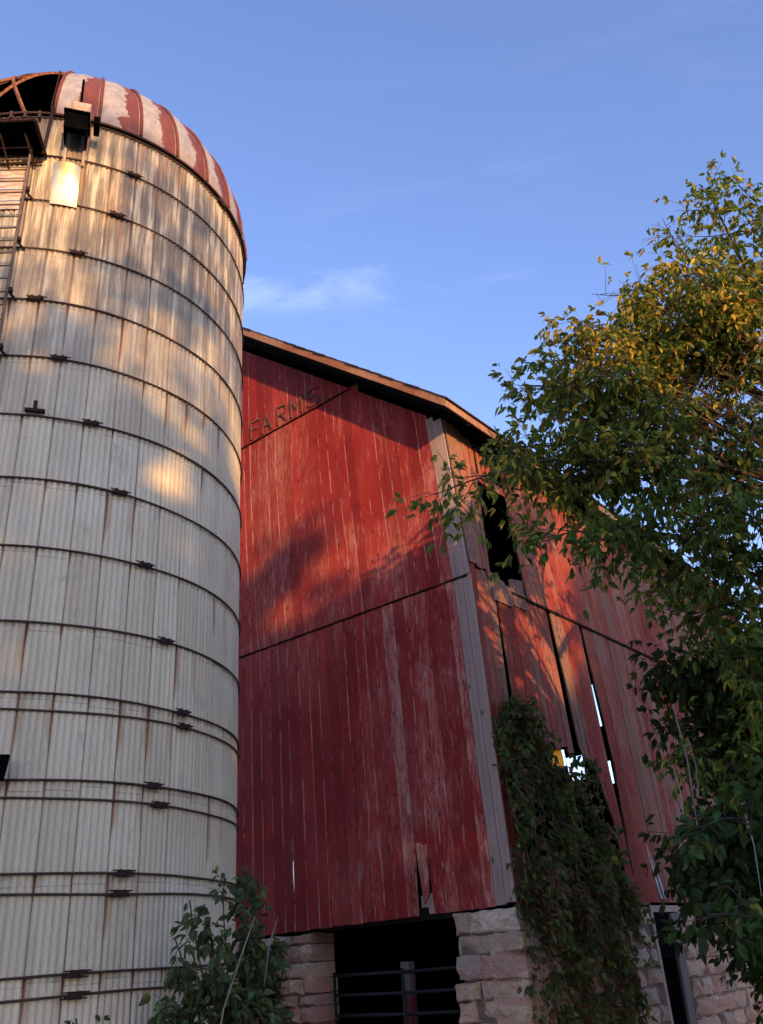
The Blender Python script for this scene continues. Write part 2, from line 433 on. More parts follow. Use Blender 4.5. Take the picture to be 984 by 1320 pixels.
for k in range(len(ROWS) - 1):
    z1, z0 = ROWS[k], ROWS[k + 1]
    for s in range(NST):
        dr = random.uniform(-.004, .004); tilt = random.uniform(-.003, .003)
        rust = 0.0
        q = random.random()
        if q < .15: rust = random.uniform(.4, .95)
        elif q < .75: rust = random.uniform(.12, .34)
        cvar = random.random(); hgt = 1 - k / 15.0
        rprev = None
        for i in range(len(xsub) - 1):
            xa, xb = xsub[i], xsub[i + 1]
            pa, pb = SEAM0 + (s + xa) * STW, SEAM0 + (s + xb) * STW
            ra, rb = SR + flute(xa) + dr, SR + flute(xb) + dr
            za, zb = z0 + .004, z1 - .004
            P = [sp_(pa, ra - tilt, za), sp_(pb, rb - tilt, za), sp_(pb, rb + tilt, zb), sp_(pa, ra + tilt, zb)]
            w_.face(P, [(s + xa + .0, 1), (s + xb, 1), (s + xb, 0), (s + xa, 0)], (cvar, rust, hgt, 1))
# dark lining behind (also joints)
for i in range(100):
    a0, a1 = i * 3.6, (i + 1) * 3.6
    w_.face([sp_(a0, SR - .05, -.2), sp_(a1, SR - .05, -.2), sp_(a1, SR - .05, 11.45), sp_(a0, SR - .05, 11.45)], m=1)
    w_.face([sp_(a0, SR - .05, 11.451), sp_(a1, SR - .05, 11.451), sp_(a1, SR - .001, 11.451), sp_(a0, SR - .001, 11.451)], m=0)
w_.build('wall', [M_SILO, M_INT], silo)
CL = {10.741: 35.9, 9.963: 32.1, 9.208: 23.0, 8.447: 14.3, 7.667: 21.7, 6.917: 31.0, 6.161: 39.3, 5.411: 47.1, 4.649: 54.1,
      3.971: 60.4, 3.825: 61.2, 3.211: 52.7, 3.05: 54.7, 2.445: 46.8, 2.292: 46.2, 1.683: 38.7, 1.532: 38.7, .92: 30, .77: 30, .3: 44, 11.40: 70}
for z in HOOPS:
    m = MB()
    ph0 = random.uniform(0, 6); am = random.uniform(.004, .010)
    m.tube([sp_(a * 3.0, SR + .012, z + am * math.sin(rad(a * 9) + ph0) + am * .6 * math.sin(rad(a * 24) + ph0 * 2)) for a in range(120)], .0105, 8, closed=True)
    h = m.build('hoop', M_HOOP, silo, smooth=True)
    ph = CL[z]; m = MB(); zz = z + am * math.sin(rad(ph * 3) + ph0)
    ax = (tang(ph), nrm(ph), Vector((0, 0, 1)))
    c = sp_(ph, SR + .038, zz)
    for sx in (-1, 1):
        m.box(c + tang(ph) * (.03 + .012 * am * 90) * sx, (.024, .042, .060), ax)
        m.box(c + tang(ph) * .065 * sx + Vector((0, 0, .012 * sx)), (.035, .032, .026), ax)
        m.tube([c + Vector((0, 0, .022 * sx)) - tang(ph) * .10 * sx, c + Vector((0, 0, .022 * sx)) + tang(ph) * .12 * sx], .007, 6)
    m.box(c, (.05, .028, .032), ax)
    m.build('hoop_clamp', M_CLAMP, h)

# dome: gores 12.4 deg, three gores missing over the ladder
RIMZ, DH = 11.47, 2.42
GW = 12.41; G0 = 11.9
d_ = MB(); NV = 14; NU = 5
def dom(phi, t, off=0.0):   # t 0 rim .. 1 apex
    el = t * math.pi / 2
    return sp_(phi, (SR + .03 + off) * math.cos(el), RIMZ + (DH + off) * math.sin(el))
for gidx in range(29):
    open_ = gidx in (26, 27, 28)
    for j in range(NV):
        t0, t1 = j / NV, (j + 1) / NV
        if open_ and t0 < .42: continue
        for i in range(NU):
            a0 = G0 + (gidx + i / NU) * GW; a1 = G0 + (gidx + (i + 1) / NU) * GW
            bu = lambda x: .018 * math.sin(math.pi * x)
            P = [dom(a0, t0, bu(i / NU)), dom(a1, t0, bu((i + 1) / NU)), dom(a1, t1, bu((i + 1) / NU)), dom(a0, t1, bu(i / NU))]
            d_.face(P, [(gidx + i / NU, t0), (gidx + (i + 1) / NU - 1e-4, t0), (gidx + (i + 1) / NU - 1e-4, t1), (gidx + i / NU, t1)])
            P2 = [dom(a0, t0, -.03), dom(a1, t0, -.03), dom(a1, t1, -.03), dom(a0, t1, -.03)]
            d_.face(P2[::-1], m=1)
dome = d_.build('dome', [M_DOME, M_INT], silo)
for gidx in range(29):
    if gidx in (27, 28): continue
    m = MB(); a = G0 + gidx * GW
    m.tube([dom(a, t * .96 / 16, .018) for t in range(17)], .022, 6)
    m.build('dome_rib', M_DOMERIB, dome, smooth=True)
m = MB()   # rim channel
m.tube([sp_(a * 3.0, SR + .035, RIMZ - .01) for a in range(120)], .018, 6, closed=True)
for a in range(-40, 12, 4): m.box(sp_(a, SR + .04, RIMZ - .06), (.03, .05, .12), (tang(a), nrm(a), Vector((0, 0, 1))))
m.build('dome_rim', M_HOOP, silo, smooth=False)
# X bracing in the opening
def brace(a0, t0, a1, t1, name='cross_brace'):
    m = MB()
    pts = [dom(a0 + (a1 - a0) * i / 10, t0 + (t1 - t0) * i / 10, -.01) for i in range(11)]
    m.tube(pts, .024, 4)
    m.build(name, M_RUSTIRON, silo)
A1 = G0; A0 = G0 - 3 * GW
brace(-11, .0, 6.5, .42); brace(3.5, .0, -10, .40); brace(A0, .425, A1, .425, 'opening_header'); brace(A0, .02, A0 + 13, .42)
m = MB(); m.tube([dom(A1, t * .43 / 8, .0) for t in range(9)], .03, 5); m.build('opening_jamb', M_CREAM, silo)
m = MB(); m.tube([dom(7.5, .43, .03), sp_(11.3, SR + .12, 11.5), sp_(11.9, SR + .10, 11.2)], .008, 5); m.build('cable', M_CLAMP, silo)
m = MB(); m.tube([sp_(11.8, SR + .10, 11.5), sp_(10.9, SR + .10, 10.66)], .02, 6); m.build('conduit', M_CLAMP, silo)

# ladder
m = MB()
for ph in (-2.2, 8.0): m.tube([sp_(ph, SR + .14, 10.95), sp_(ph, SR + .14, 1.2)], .017, 6)
lad = m.build('ladder', M_GALV, silo)
z = 1.4; m = MB()
while z < 10.9:
    m.tube([sp_(-2.2, SR + .14, z), sp_(8.0, SR + .14, z + random.uniform(-.01, .01))], .010, 5); z += .19
m.build('rung', M_GALV, lad)
for z in (10.0, 9.2, 8.45, 7.67, 6.2, 4.6, 3.0):
    for ph in (-2.2, 8.0):
        m = MB()
        m.tube([sp_(ph, SR + .14, z), sp_(ph + 1.5, SR + .01, z - .02)], .016, 5)
        m.box(sp_(ph + .4, SR + .12, z + .02), (.06, .05, .05), (tang(ph), nrm(ph), Vector((0, 0, 1))))
        m.build('standoff', M_CLAMP, lad)
# dark landing awning over the ladder
m = MB()
AN = 14
cA = nrm(-1)
for i in range(AN):
    f0, f1 = i / AN, (i + 1) / AN
    for sgn, fa, fb in ((0, f0, (f0 + f1) / 2), (1, (f0 + f1) / 2, f1)):
        L = []
        for fr_ in (fa, fb):
            hgt_ = .018 if (sgn == 0) == (fr_ == fb) else 0
            q0 = sp_(-16, SR + .02 + fr_ * .55, 10.74 + fr_ * .02 + hgt_)
            q1 = sp_(11.5 - fr_ * 1.0, SR + .02 + fr_ * .50, 10.70 + fr_ * .02 + hgt_)
            L.append((q0, q1))
        m.face([L[0][0], L[0][1], L[1][1], L[1][0]])
        m.face([L[1][0] + Vector((0, 0, .012)), L[1][1] + Vector((0, 0, .012)), L[0][1] + Vector((0, 0, .012)), L[0][0] + Vector((0, 0, .012))])
aw = m.build('awning', M_BLACK, silo)
m = MB()
m.tube([sp_(11.4, SR + .02, 10.69), sp_(10.5, SR + .53, 10.73)], .022, 5)
m.tube([sp_(10.5, SR + .53, 10.73), sp_(-16, SR + .58, 10.77)], .018, 5)
m.tube([sp_(9.0, SR + .02, 10.50), sp_(7.5, SR + .35, 10.70)], .014, 5)
m.tube([sp_(2.0, SR + .02, 10.46), sp_(1.5, SR + .35, 10.72)], .014, 5)
m.tube([sp_(-12, SR + .05, 10.58), sp_(10.8, SR + .05, 10.58)], .022, 5)
m.build('awning_frame', M_CLAMP, aw)
# worn white door panel behind the ladder
m = MB()
for i in range(6):
    a0, a1 = -3 + i * 1.55, -3 + (i + 1) * 1.55
    m.face([sp_(a0, SR + .022, 9.80), sp_(a1, SR + .022, 9.80), sp_(a1, SR + .022, 10.50), sp_(a0, SR + .022, 10.50)])
M_PANEL = simple_mat('chipped_white_panel', (.62, .55, .50), .7, .3, (5, 5, 22), col2=(.40, .27, .19))
m.build('chute_door', M_PANEL, silo)
# vent hood box with stub and rod
ph = 18.8; ax = (tang(ph), nrm(ph), Vector((0, 0, 1)))
m = MB()
for sx in (-1, 1): m.box(sp_(ph, SR + .17, 11.06) + tang(ph) * .125 * sx, (.02, .28, .27), ax)
m.box(sp_(ph, SR + .315, 11.06), (.27, .02, .27), ax)
m.box(sp_(ph, SR + .18, 11.20), (.31, .36, .02), ax)
m.box(sp_(ph + 1, SR + .24, 11.12) + tang(ph) * .19, (.07, .2, .12), ax)
vh = m.build('vent_hood', M_BLACK, silo)
m = MB(); m.box(sp_(ph + .5, SR + .12, 11.40), (.24, .16, .30), ax); m.box(sp_(ph + 2.6, SR + .14, 11.36), (.05, .18, .2), ax); m.build('duct_stub', M_CREAM, vh)
m = MB(); m.tube([sp_(ph + .4, SR + .18, 11.5), sp_(ph + .2, SR + .18, 12.0)], .016, 6); m.build('rod', M_BLACK, vh)
m = MB()
for dp_ in (-2.4, 2.6):
    m = MB(); m.tube([sp_(ph + dp_, SR + .05, 10.85), sp_(ph + dp_, SR + .03, 10.62)], .018, 6)
    m.build('hood_bracket', M_CREAM, vh)
# fittings
m = MB(); m.box(sp_(17.9, SR + .04, 6.955), (.20, .05, .03), (tang(17.9), nrm(17.9), Vector((0, 0, 1)))); m.tube([sp_(17.9, SR + .06, 6.93), sp_(17.9, SR + .06, 7.06)], .020, 6)
m.build('hoop_bolt', M_CLAMP, silo)
m = MB(); m.box(sp_(20.6, SR + .14, 3.28), (.12, .10, .20), (tang(20), nrm(20), Vector((0.15, 0, 1)).normalized())); m.tube([sp_(20.4, SR, 3.12), sp_(20.4, SR + .14, 3.2)], .02, 6)
m.build('small_box', M_BLACK, silo)
# added bent sheet below the vent hood, shaped to make the low-sun glint
t = NT('glint_sheet_metal')
M_SHEET = t.out((.66, .50, .30), .38, t.noise(t.mapping(t.obj(), (9, 9, 2)), 1.0, 3, .6).outputs[0], .12, .01, 1.0)
m = MB()
NR, NC = 10, 8
def pr(q, x):   # leans out towards the top, a little flatter at its lateral edges
    return .025 + (.045 * q + .135 * q * q) * (1 - .30 * abs(2 * x - 1) ** 3) + .002 * math.sin(q * 19 + x * 5)
for j in range(NR):
    for i in range(NC):
        x0, x1 = i / NC, (i + 1) / NC; q0, q1 = j / NR, (j + 1) / NR
        a0, a1 = 14.2 + x0 * 7.0, 14.2 + x1 * 7.0
        z0, z1 = 9.92 + .53 * q0, 9.92 + .53 * q1
        m.face([sp_(a0, SR + pr(q0, x0), z0), sp_(a1, SR + pr(q0, x1), z0), sp_(a1, SR + pr(q1, x1), z1), sp_(a0, SR + pr(q1, x0), z1)])
bs = m.build('glint_sheet', M_SHEET, silo, smooth=True, label='added bent sheet shaped to make the sun glint on the silo wall')

import bmesh
_b = bmesh.new(); _b.from_mesh(bs.data); bmesh.ops.remove_doubles(_b, verts=_b.verts, dist=.0005); _b.to_mesh(bs.data); _b.free()
for p_ in bs.data.polygons: p_.use_smooth = True
# ------------------------------------------------------------------ BARN
CX, CY = 1.25753, 11.46209
HL = Vector((-.78749396, .61632237, 0)); HR = Vector((.61632237, .78749396, 0))
BC = Vector((CX, CY, 0))
barn = thing('barn', 'weathered red timber barn with stone foundation and missing side boards', 'barn', (CX, CY, 0))
def sh(z): return float(np.interp(z - 1.6, [.52, 4.85, 7.68, 12], [0, .096, .29, .42]))
def W(g, s, z): return BC + HL * (g + sh(z)) + HR * s + Vector((0, 0, z))
def RW(g, s, z): return BC + HL * g + HR * s + Vector((0, 0, z))
WID, DEP = 12.0, 13.0
SLOPE = .864
def roofz(g):   # underside of roof
    gg = min(g, WID - g + .0)
    return 8.90 + SLOPE * (gg + .18)
def board(mb, fr, ab, at, z0, z1, n0=0.0, th=.025, col=None, n1=None, m=0, seg=.55, mir=False):
    """ab=(left,right) at the bottom, at=(left,right) at the top; z0,z1 scalars or (left,right) pairs"""
    if not hasattr(z0, '__len__'): z0 = (z0, z0)
    if not hasattr(z1, '__len__'): z1 = (z1, z1)
    if n1 is None: n1 = n0
    if col is None: col = (random.random(), random.uniform(0, .25), random.random(), 1)
    tw_ = random.uniform(-.004, .004) if (fr in 'GS' and ab[1] - ab[0] < .4) else 0.0
    ns = max(1, int((max(z1) - min(z0)) / seg))
    rows = []
    for k in range(ns + 1):
        t = k / ns; row = []
        for e in (0, 1):
            a = ab[e] + (at[e] - ab[e]) * t; z = z0[e] + (z1[e] - z0[e]) * t
            n = n0 + (n1 - n0) * t + (tw_ if e else -tw_)
            for nn in (n + th, n):
                row.append(W(a, -nn, z) if fr == 'G' else (W(-nn, a, z) if fr == 'S' else (W(a, DEP + nn, z) if fr == 'B' else W(WID + nn, a, z))))
        rows.append((row, z0[0] + (z1[0] - z0[0]) * t))
    for k in range(ns):
        (A, za), (B, zb) = rows[k], rows[k + 1]
        # A: [l front, l back, r front, r back]
        mb.face([A[0], A[2], B[2], B[0]], [(0, za), (1, za), (1, zb), (0, zb)], col, m)
        mb.face([A[3], A[1], B[1], B[3]], [(0, za), (1, za), (1, zb), (0, zb)], col, m)
        mb.face([A[1], A[0], B[0], B[1]], [(0, za), (0, za), (0, zb), (0, zb)], col, m)
        mb.face([A[2], A[3], B[3], B[2]], [(1, za), (1, za), (1, zb), (1, zb)], col, m)
    A = rows[0][0]; B = rows[-1][0]
    mb.face([A[1], A[3], A[2], A[0]], [(0.5, 0)] * 4, col, m)
    mb.face([B[0], B[2], B[3], B[1]], [(0.5, 0)] * 4, col, m)

def widths(a0, a1, lo=.15, hi=.25):
    L = [a0]
    while L[-1] < a1 - lo * .6:
        L.append(min(a1, L[-1] + random.uniform(lo, hi)))
    if a1 - L[-1] > .001: L[-1] = a1
    return L
T1, T2 = 6.455, 10.63
# --- gable, lower tier
lower = MB()
def wearG(g): return max(-.05, .52 - .15 * g) * random.uniform(.5, 1.1) + random.choice([0, 0, 0, 0.05, .12])
edges = [.26] + widths(.26, 1.19, .14, .21)[1:]
edges += [1.40] + widths(1.40, 3.655, .17, .23)[1:] + widths(3.655, 12.2, .19, .25)[1:]
for i in range(len(edges) - 1):
    a, b = edges[i], edges[i + 1]
    g_ = .003
    c = (random.random(), wearG(a), random.random(), 1)
    z0 = 2.12 - .012 * min(a, 5) + random.uniform(-.006, .006)
    n = .003 + random.uniform(0, .010)
    if abs(a - 1.19) < 1e-6:     # split, narrow broken board between the two dark slots
        board(lower, 'G', (a + .062, b - .062), (a + .006, b - .006), (2.34, 2.24), 2.98, n, .024, (c[0], .7, c[2], 1))
        board(lower, 'G', (a + .004, b - .004), (a + .004, b - .004), 2.95, T1, n, .024, c)
    elif abs(b - 1.19) < 1e-6:
        board(lower, 'G', (a + g_, b - .004), (a + g_, b - .004), z0, T1, n, .024, c)
    elif abs(a - 1.40) < 1e-6:
        board(lower, 'G', (a + .045, b - g_), (a + .006, b - g_), 2.105, 3.0, n, .024, (c[0], .55, c[2], 1))
        board(lower, 'G', (a + .004, b - g_), (a + .004, b - g_), 3.0, T1, n, .024, (c[0], .5, c[2], 1))
    elif abs(b - 3.655) < 1e-6 or abs(a - 3.655) < 1e-6:
        dl = .026
        if abs(a - 3.655) < 1e-6:
            board(lower, 'G', (a + dl, b - g_), (a + dl * .9, b - g_), 2.60, 3.0, n, .024, c)
            board(lower, 'G', (a + .002, b - g_), (a + .002, b - g_), z0, 2.60, n, .024, c)
            board(lower, 'G', (a + dl * .9, b - g_), (a + .001, b - g_), 3.0, 3.75, n, .024, c)
            board(lower, 'G', (a + .001, b - g_), (a + .001, b - g_), 3.75, T1, n, .024, c)
        else:
            board(lower, 'G', (a + g_, b - .002), (a + g_, b - .002), z0, T1, n, .024, c)
    else:
        board(lower, 'G', (a + g_ * random.random(), b - g_ * random.random()), (a + g_, b - g_), z0, T1, n, .024, c)
lo_ = lower.build('lower_siding', M_RED, barn, label='lower tier of red gable boards')
m = MB()
board(m, 'G', (1.22, 1.30), (1.22, 1.30), 2.12, 2.36, -.03, .02, (.6, .9, .5, 1)); board(m, 'G', (1.28, 1.41), (1.28, 1.41), 2.2, 2.34, -.03, .02, (.4, .9, .5, 1))
m.build('backing_board', M_GREYW, barn)
# --- gable, middle tier (laps 25 mm proud)
mid = MB()
ed = widths(.24, 12.2, .17, .25)
for i in range(len(ed) - 1):
    a, b = ed[i], ed[i + 1]
    zt = T2 if roofz(a) > T2 and roofz(b) > T2 else (min(T2, roofz(a) + .04), min(T2, roofz(b) + .04))
    c = (random.random(), max(0, .22 - .03 * a) * random.uniform(.2, 1.1) + random.choice([0, 0, 0, .05, .10]), random.random(), 1)
    n = .026 + random.uniform(0, .006)
    board(mid, 'G', (a + .002, b - .003), (a + .002, b - .003), T1 - .035 + random.uniform(-.004, .004), zt, n, .024, c)
mid.build('middle_siding', M_RED, barn)
up = MB()
ed = widths(1.55, 10.6, .17, .24)
for i in range(len(ed) - 1):
    a, b = ed[i], ed[i + 1]
    c = (random.random(), random.choice([0, 0, .05, .15]), random.random(), 1)
    n = .052 + random.uniform(0, .005)
    board(up, 'G', (a + .002, b - .002), (a + .002, b - .002), T2 - .035, (roofz(a) + .04, roofz(b) + .04), n, .024, c)
up.build('upper_siding', M_RED, barn)
m = MB()   # dark strips along the laps
board(m, 'G', (.02, 12.2), (.02, 12.2), T1 - .06, T1 - .036, .026, .018, (.2, 0, .5, 1), seg=9)
board(m, 'G', (1.55, 10.6), (1.55, 10.6), T2 - .06, T2 - .036, .052, .018, (.2, 0, .5, 1), seg=9)
m.build('lap_strip', M_DARKWOOD, barn)
# --- corner boards
m = MB()
board(m, 'G', (.11, .257), (.11, .257), 2.13, T1 - .03, .006, .028, (.35, .75, .5, 1))
board(m, 'G', (-.03, .107), (-.03, .107), 2.15, T1 - .03, .004, .028, (.6, 1, .5, 1))
board(m, 'G', (.10, .237), (.12, .237), T1 - .03, 9.22, .030, .026, (.15, .45, .5, 1))
board(m, 'G', (-.03, .098), (-.03, .118), T1 - .03, 9.12, .030, .026, (.5, .95, .5, 1))
m.build('corner_board', M_GREYW, barn)

# --- side wall
def sb(mb, ab, at, z0, z1, n=None, wear=None, r=None, th=.025):
    board(mb, 'S', ab, at, z0, z1, random.uniform(0, .008) if n is None else n, th,
          (random.random() if r is None else r, random.uniform(0, .5) if wear is None else wear, random.random(), 1))
sl = MB()
# four strips next to the corner
sb(sl, (0.0, .13), (0.0, .13), 2.1, T1 + .15, .004, .05, .6)
sb(sl, (.135, .28), (.135, .28), 2.1, T1 + .10, .004, .25, .9)
sb(sl, (.285, .42), (.285, .42), 2.1, T1 + .13, .004, .30, .8)
sb(sl, (.425, .495), (.425, .575), 4.2, T1 + .02, .004, .55, .5)
# shortened, hanging group
xs_ = [(.62, .80), (.80, .985), (.985, 1.16), (1.16, 1.34), (1.34, 1.53), (1.53, 1.70), (1.70, 1.89), (1.89, 2.075)]
for k, (a, b) in enumerate(xs_):
    zb = 4.30 - .02 * k + random.uniform(-.04, .05)
    dx = .05 * k / 8 + .045
    sb(sl, (a + dx + .002, b + dx - .002), (a + .002, b - .002), (zb, zb + random.uniform(-.05, .05)), T1 - (.08 if k < 3 else 0) + random.uniform(-.02, .02), None, random.choice([.1, .35, .3, .0, .4, .2]), random.uniform(.55, 1))
# grey splinter board beside gap
sb(sl, (2.37, 2.47), (2.20, 2.34), (4.25, 4.12), T1, .006, .9, .5)
sb(sl, (2.50, 2.62), (2.345, 2.50), (4.08, 4.02), T1, .006, .6, .4)
# leaning board A and B
sb(sl, (2.66, 3.21), (2.51, 3.14), 4.05, T1 - .2, .010, .15, .8)
sb(sl, (2.51, 2.85), (2.51, 2.85), T1 - .2, T1, .010, .2, .8); sb(sl, (2.86, 3.14), (2.86, 3.14), T1 - .2, T1, .010, .2, .6)
sb(sl, (3.0, 3.28), (2.72, 3.21), 3.30, 4.05, .010, .15, .8)
sb(sl, (3.08, 3.30), (3.0, 3.28), 2.12, 3.30, .010, .1, .7)
sb(sl, (3.46, 3.72), (3.24, 3.60), 4.1, T1, .004, .1, .35); sb(sl, (3.71, 3.965), (3.59, 3.965), 4.1, T1, .012, .3, .5)
sb(sl, (3.31, 3.70), (3.46, 3.72), 2.12, 4.1, .004, .05, .5); sb(sl, (3.69, 3.99), (3.71, 3.965), 2.15, 4.1, .012, .1, .6)
ed = widths(3.96, 6.38, .15, .24)
for i in range(len(ed) - 1):
    sb(sl, (ed[i] + .002, ed[i + 1] - .004), (ed[i] + .002, ed[i + 1] - .004), 2.15, T1, None, random.uniform(.1, .7), random.uniform(0, .5))
board(sl, 'S', (3.5, 4.2), (3.5, 4.2), 2.2, T1, -.03, .02, (.2, .3, .5, 1)); sl.build('side_lower_siding', M_REDSIDE, barn, label='broken, gapped lower boards of the side wall')
su = MB()
T1s = T1 - .03
# boards beside the corner, broken tops
sb(su, (0.0, .17), (0.0, .20), T1s + .19, 9.10, .03, .65, .8)
sb(su, (.175, .315), (.205, .40), T1s + .16, (9.10, 9.06), .03, .35, 1.)
sb(su, (.325, .415), (.41, .57), T1s + .18, (9.04, 8.98), .03, .25, 1.)
sb(su, (.425, .50), (.60, .74), T1s + .05, (9.02, 8.90), .026, .25, .8)
sb(su, (.78, .95), (.80, .97), 8.35, (8.92, 8.82), .03, .1, .8)
sb(su, (1.02, 1.16), (1.02, 1.18), 8.4, (8.86, 8.70), .03, .0, .7)
sb(su, (.50, 1.50), (.50, 1.50), 8.28, 8.42, .0, .2, .9)
# ragged sill of the opening
for a, b, z1 in ((.50, .66, 6.60), (.67, .85, 6.56), (.86, 1.0, 6.50)):
    sb(su, (a, b), (a, b), T1 - .3, (z1, z1 - .04), .032, .95, .6)
for a, b, z1 in ((1.02, 1.17, 6.62), (1.18, 1.42, 6.66)):
    sb(su, (a, b), (a, b), T1 - .25, (z1, z1 + .05), .032, 1.0, .25)
ed = widths(1.50, 6.80, .15, .24)
for i in range(len(ed) - 1):
    sb(su, (ed[i] + .002, ed[i + 1] - .003), (ed[i] + .002, ed[i + 1] - .003), T1s, 9.12, .026 + random.uniform(0, .006), random.uniform(0, .35), random.uniform(.2, .8))
su.build('side_upper_siding', M_REDSIDE, barn)
sf = MB()
ed = widths(6.46, DEP, .16, .25)
for i in range(len(ed) - 1):
    far = i > 9
    sb(sf, (ed[i] + .002, ed[i + 1] - .004), (ed[i] + .4 * 0 + .002, ed[i + 1] - .004), 2.15, 9.12 if ed[i] > 6.84 else T1s, None, random.uniform(.1, .6), random.uniform(0, .6))
sf.build('far_siding', M_REDSIDE, barn, label='bare grey boards at the far end of the side wall')
m = MB()
board(m, 'S', (1.0, 6.8), (1.0, 6.8), T1 - .07, T1 - .032, .028, .03, (.2, 0, .5, 1), seg=9)  # dark strip along the side lap
m.build('side_lap_strip', M_DARKWOOD, barn)
# --- rear and far walls with missing boards (sky shows through)
def holes(fr, A0, A1, z1f, H, name):
    mb = MB(); ed = widths(A0, A1, .22, .28)
    for i in range(len(ed) - 1):
        a, b = ed[i], ed[i + 1]; c = (a + b) / 2
        zt = z1f(c)
        segs = [(0.0, zt)]
        for (ha, hb, h0, h1) in H:
            if ha < c < hb:
                ns = []
                for (p, q_) in segs:
                    if h1 <= p or h0 >= q_: ns.append((p, q_)); continue
                    if h0 > p: ns.append((p, h0))
                    if h1 < q_: ns.append((h1, q_))
                segs = ns
        for (p, q_) in segs: board(mb, fr, (a - .004, b + .004), (a - .004, b + .004), p, q_, random.uniform(0, .004), .03, seg=3)
    return mb.build(name, M_DARKWOOD, barn)
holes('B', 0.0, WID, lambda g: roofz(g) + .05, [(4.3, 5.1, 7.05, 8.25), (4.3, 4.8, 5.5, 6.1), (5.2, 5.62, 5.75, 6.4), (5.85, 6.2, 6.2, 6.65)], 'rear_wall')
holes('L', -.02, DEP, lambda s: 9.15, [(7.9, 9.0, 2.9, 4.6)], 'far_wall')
t = NT('orange_glow_sheet')
tr = t.n('ShaderNodeBsdfTranslucent', {0: (.95, .36, .03, 1)}); t.n('ShaderNodeOutputMaterial', {0: tr.outputs[0]}); M_GLOWSHEET = t.m  # added translucent sheet, glows orange in place of a sunlit spot
m = MB()
for i in range(4):
    for j in range(4):
        P = []
        for (a, b) in ((i, j), (i + 1, j), (i + 1, j + 1), (i, j + 1)):
            P.append(W(5.8 + .12 * a, DEP - .05 + .03 * math.sin(a * 2 + b), 6.15 + .14 * b))
        m.face(P)
tp = m.build('sunspot_sheet', M_GLOWSHEET, smooth=True)
tag(tp, 'added orange sheet standing in for the sunlit spot in the gap above the vine', 'tarp')
# loft floor, sills, posts, inner beams
m = MB()
def bbox(mb, g0, g1, s0, s1, z0, z1, f_=W, col=(.5, .5, .5, 1)):
    P = [f_(g0, s0, z0), f_(g1, s0, z0), f_(g1, s1, z0), f_(g0, s1, z0), f_(g0, s0, z1), f_(g1, s0, z1), f_(g1, s1, z1), f_(g0, s1, z1)]
    mb.box8(P, col)
bbox(m, .05, WID - .05, .05, DEP - .05, 2.22, 2.30)
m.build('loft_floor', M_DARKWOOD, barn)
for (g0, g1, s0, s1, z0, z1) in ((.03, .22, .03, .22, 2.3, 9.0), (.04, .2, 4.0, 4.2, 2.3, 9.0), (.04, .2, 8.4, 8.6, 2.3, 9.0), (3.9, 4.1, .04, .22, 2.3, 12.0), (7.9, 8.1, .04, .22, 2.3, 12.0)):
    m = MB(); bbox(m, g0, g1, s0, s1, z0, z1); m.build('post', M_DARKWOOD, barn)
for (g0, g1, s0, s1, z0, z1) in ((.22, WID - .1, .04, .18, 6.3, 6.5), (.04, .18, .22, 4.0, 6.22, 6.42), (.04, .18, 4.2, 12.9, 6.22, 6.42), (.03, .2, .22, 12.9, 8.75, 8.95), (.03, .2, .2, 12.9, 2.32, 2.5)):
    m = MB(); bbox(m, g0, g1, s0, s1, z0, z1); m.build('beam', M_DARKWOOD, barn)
# --- roof
m = MB()
S0, S1 = -.50, DEP + .5
def roofslab(mb, ga, za, gb_, zb, lo, hi, s0, s1, m_=0):
    P = [RW(ga, s0, za + lo), RW(gb_, s0, zb + lo), RW(gb_, s1, zb + lo), RW(ga, s1, za + lo),
         RW(ga, s0, za + hi), RW(gb_, s0, zb + hi), RW(gb_, s1, zb + hi), RW(ga, s1, za + hi)]
    mb.box8(P, m=m_)
EZ = 8.90; RZ = 8.90 + SLOPE * 6.18
roofslab(m, -.16, EZ + .02, 6.0, RZ, .03, .15, S0 + .03, S1)
roofslab(m, 12.16, EZ + .02, 6.0, RZ, .03, .15, S0 + .03, S1)
roof = m.build('roof', M_DARKWOOD, barn)
m = MB(); random.seed(3)
for side in (0, 1):
    n_s = 26
    for i in range(n_s):
        fa, fb = i / n_s, (i + 1) / n_s
        g_a = -.22 + 6.22 * fa; g_b = -.22 + 6.22 * fb + .03
        za = EZ + SLOPE * (g_a + .18) + .165 + random.uniform(-.004, .006); zb = EZ + SLOPE * (g_b + .18) + .155
        if side: g_a, g_b = 12 - g_a, 12 - g_b
        roofslab(m, g_a, za, g_b, zb, .0, .022, S0 - .045 + random.uniform(-.012, .012), S1 + .03)
m.build('shingles', M_SHINGLE, roof)
m = MB()
for side in (0, 1):
    L = [-.18, 1.2, 2.9, 4.5, 6.0]
    for i in range(4):
        a, b = L[i], L[i + 1] - .004
        za, zb = EZ + SLOPE * (a + .18), EZ + SLOPE * (b + .18)
        dn = random.uniform(-.006, .006)
        ga, gb_ = (a, b) if side == 0 else (12 - a, 12 - b)
        P = [RW(ga, S0 - .03, za + dn), RW(gb_, S0 - .03, zb + dn), RW(gb_, S0, zb + dn), RW(ga, S0, za + dn)]
        Q = [p + Vector((0, 0, .175)) for p in P]
        c = (random.random(), .1 + .1 * i, .5, 1)
        for fidx, uvs in (((3, 2, 1, 0), None), ((4, 5, 6, 7), None), ((0, 1, 5, 4), [(.2, a), (.2, b), (.8, b), (.8, a)]), ((1, 2, 6, 5), None), ((2, 3, 7, 6), None), ((3, 0, 4, 7), None)):
            PP = P + Q
            m.face([PP[k] for k in fidx], uvs, c)
m.build('rake_board', M_FASCIA, roof)
m = MB()
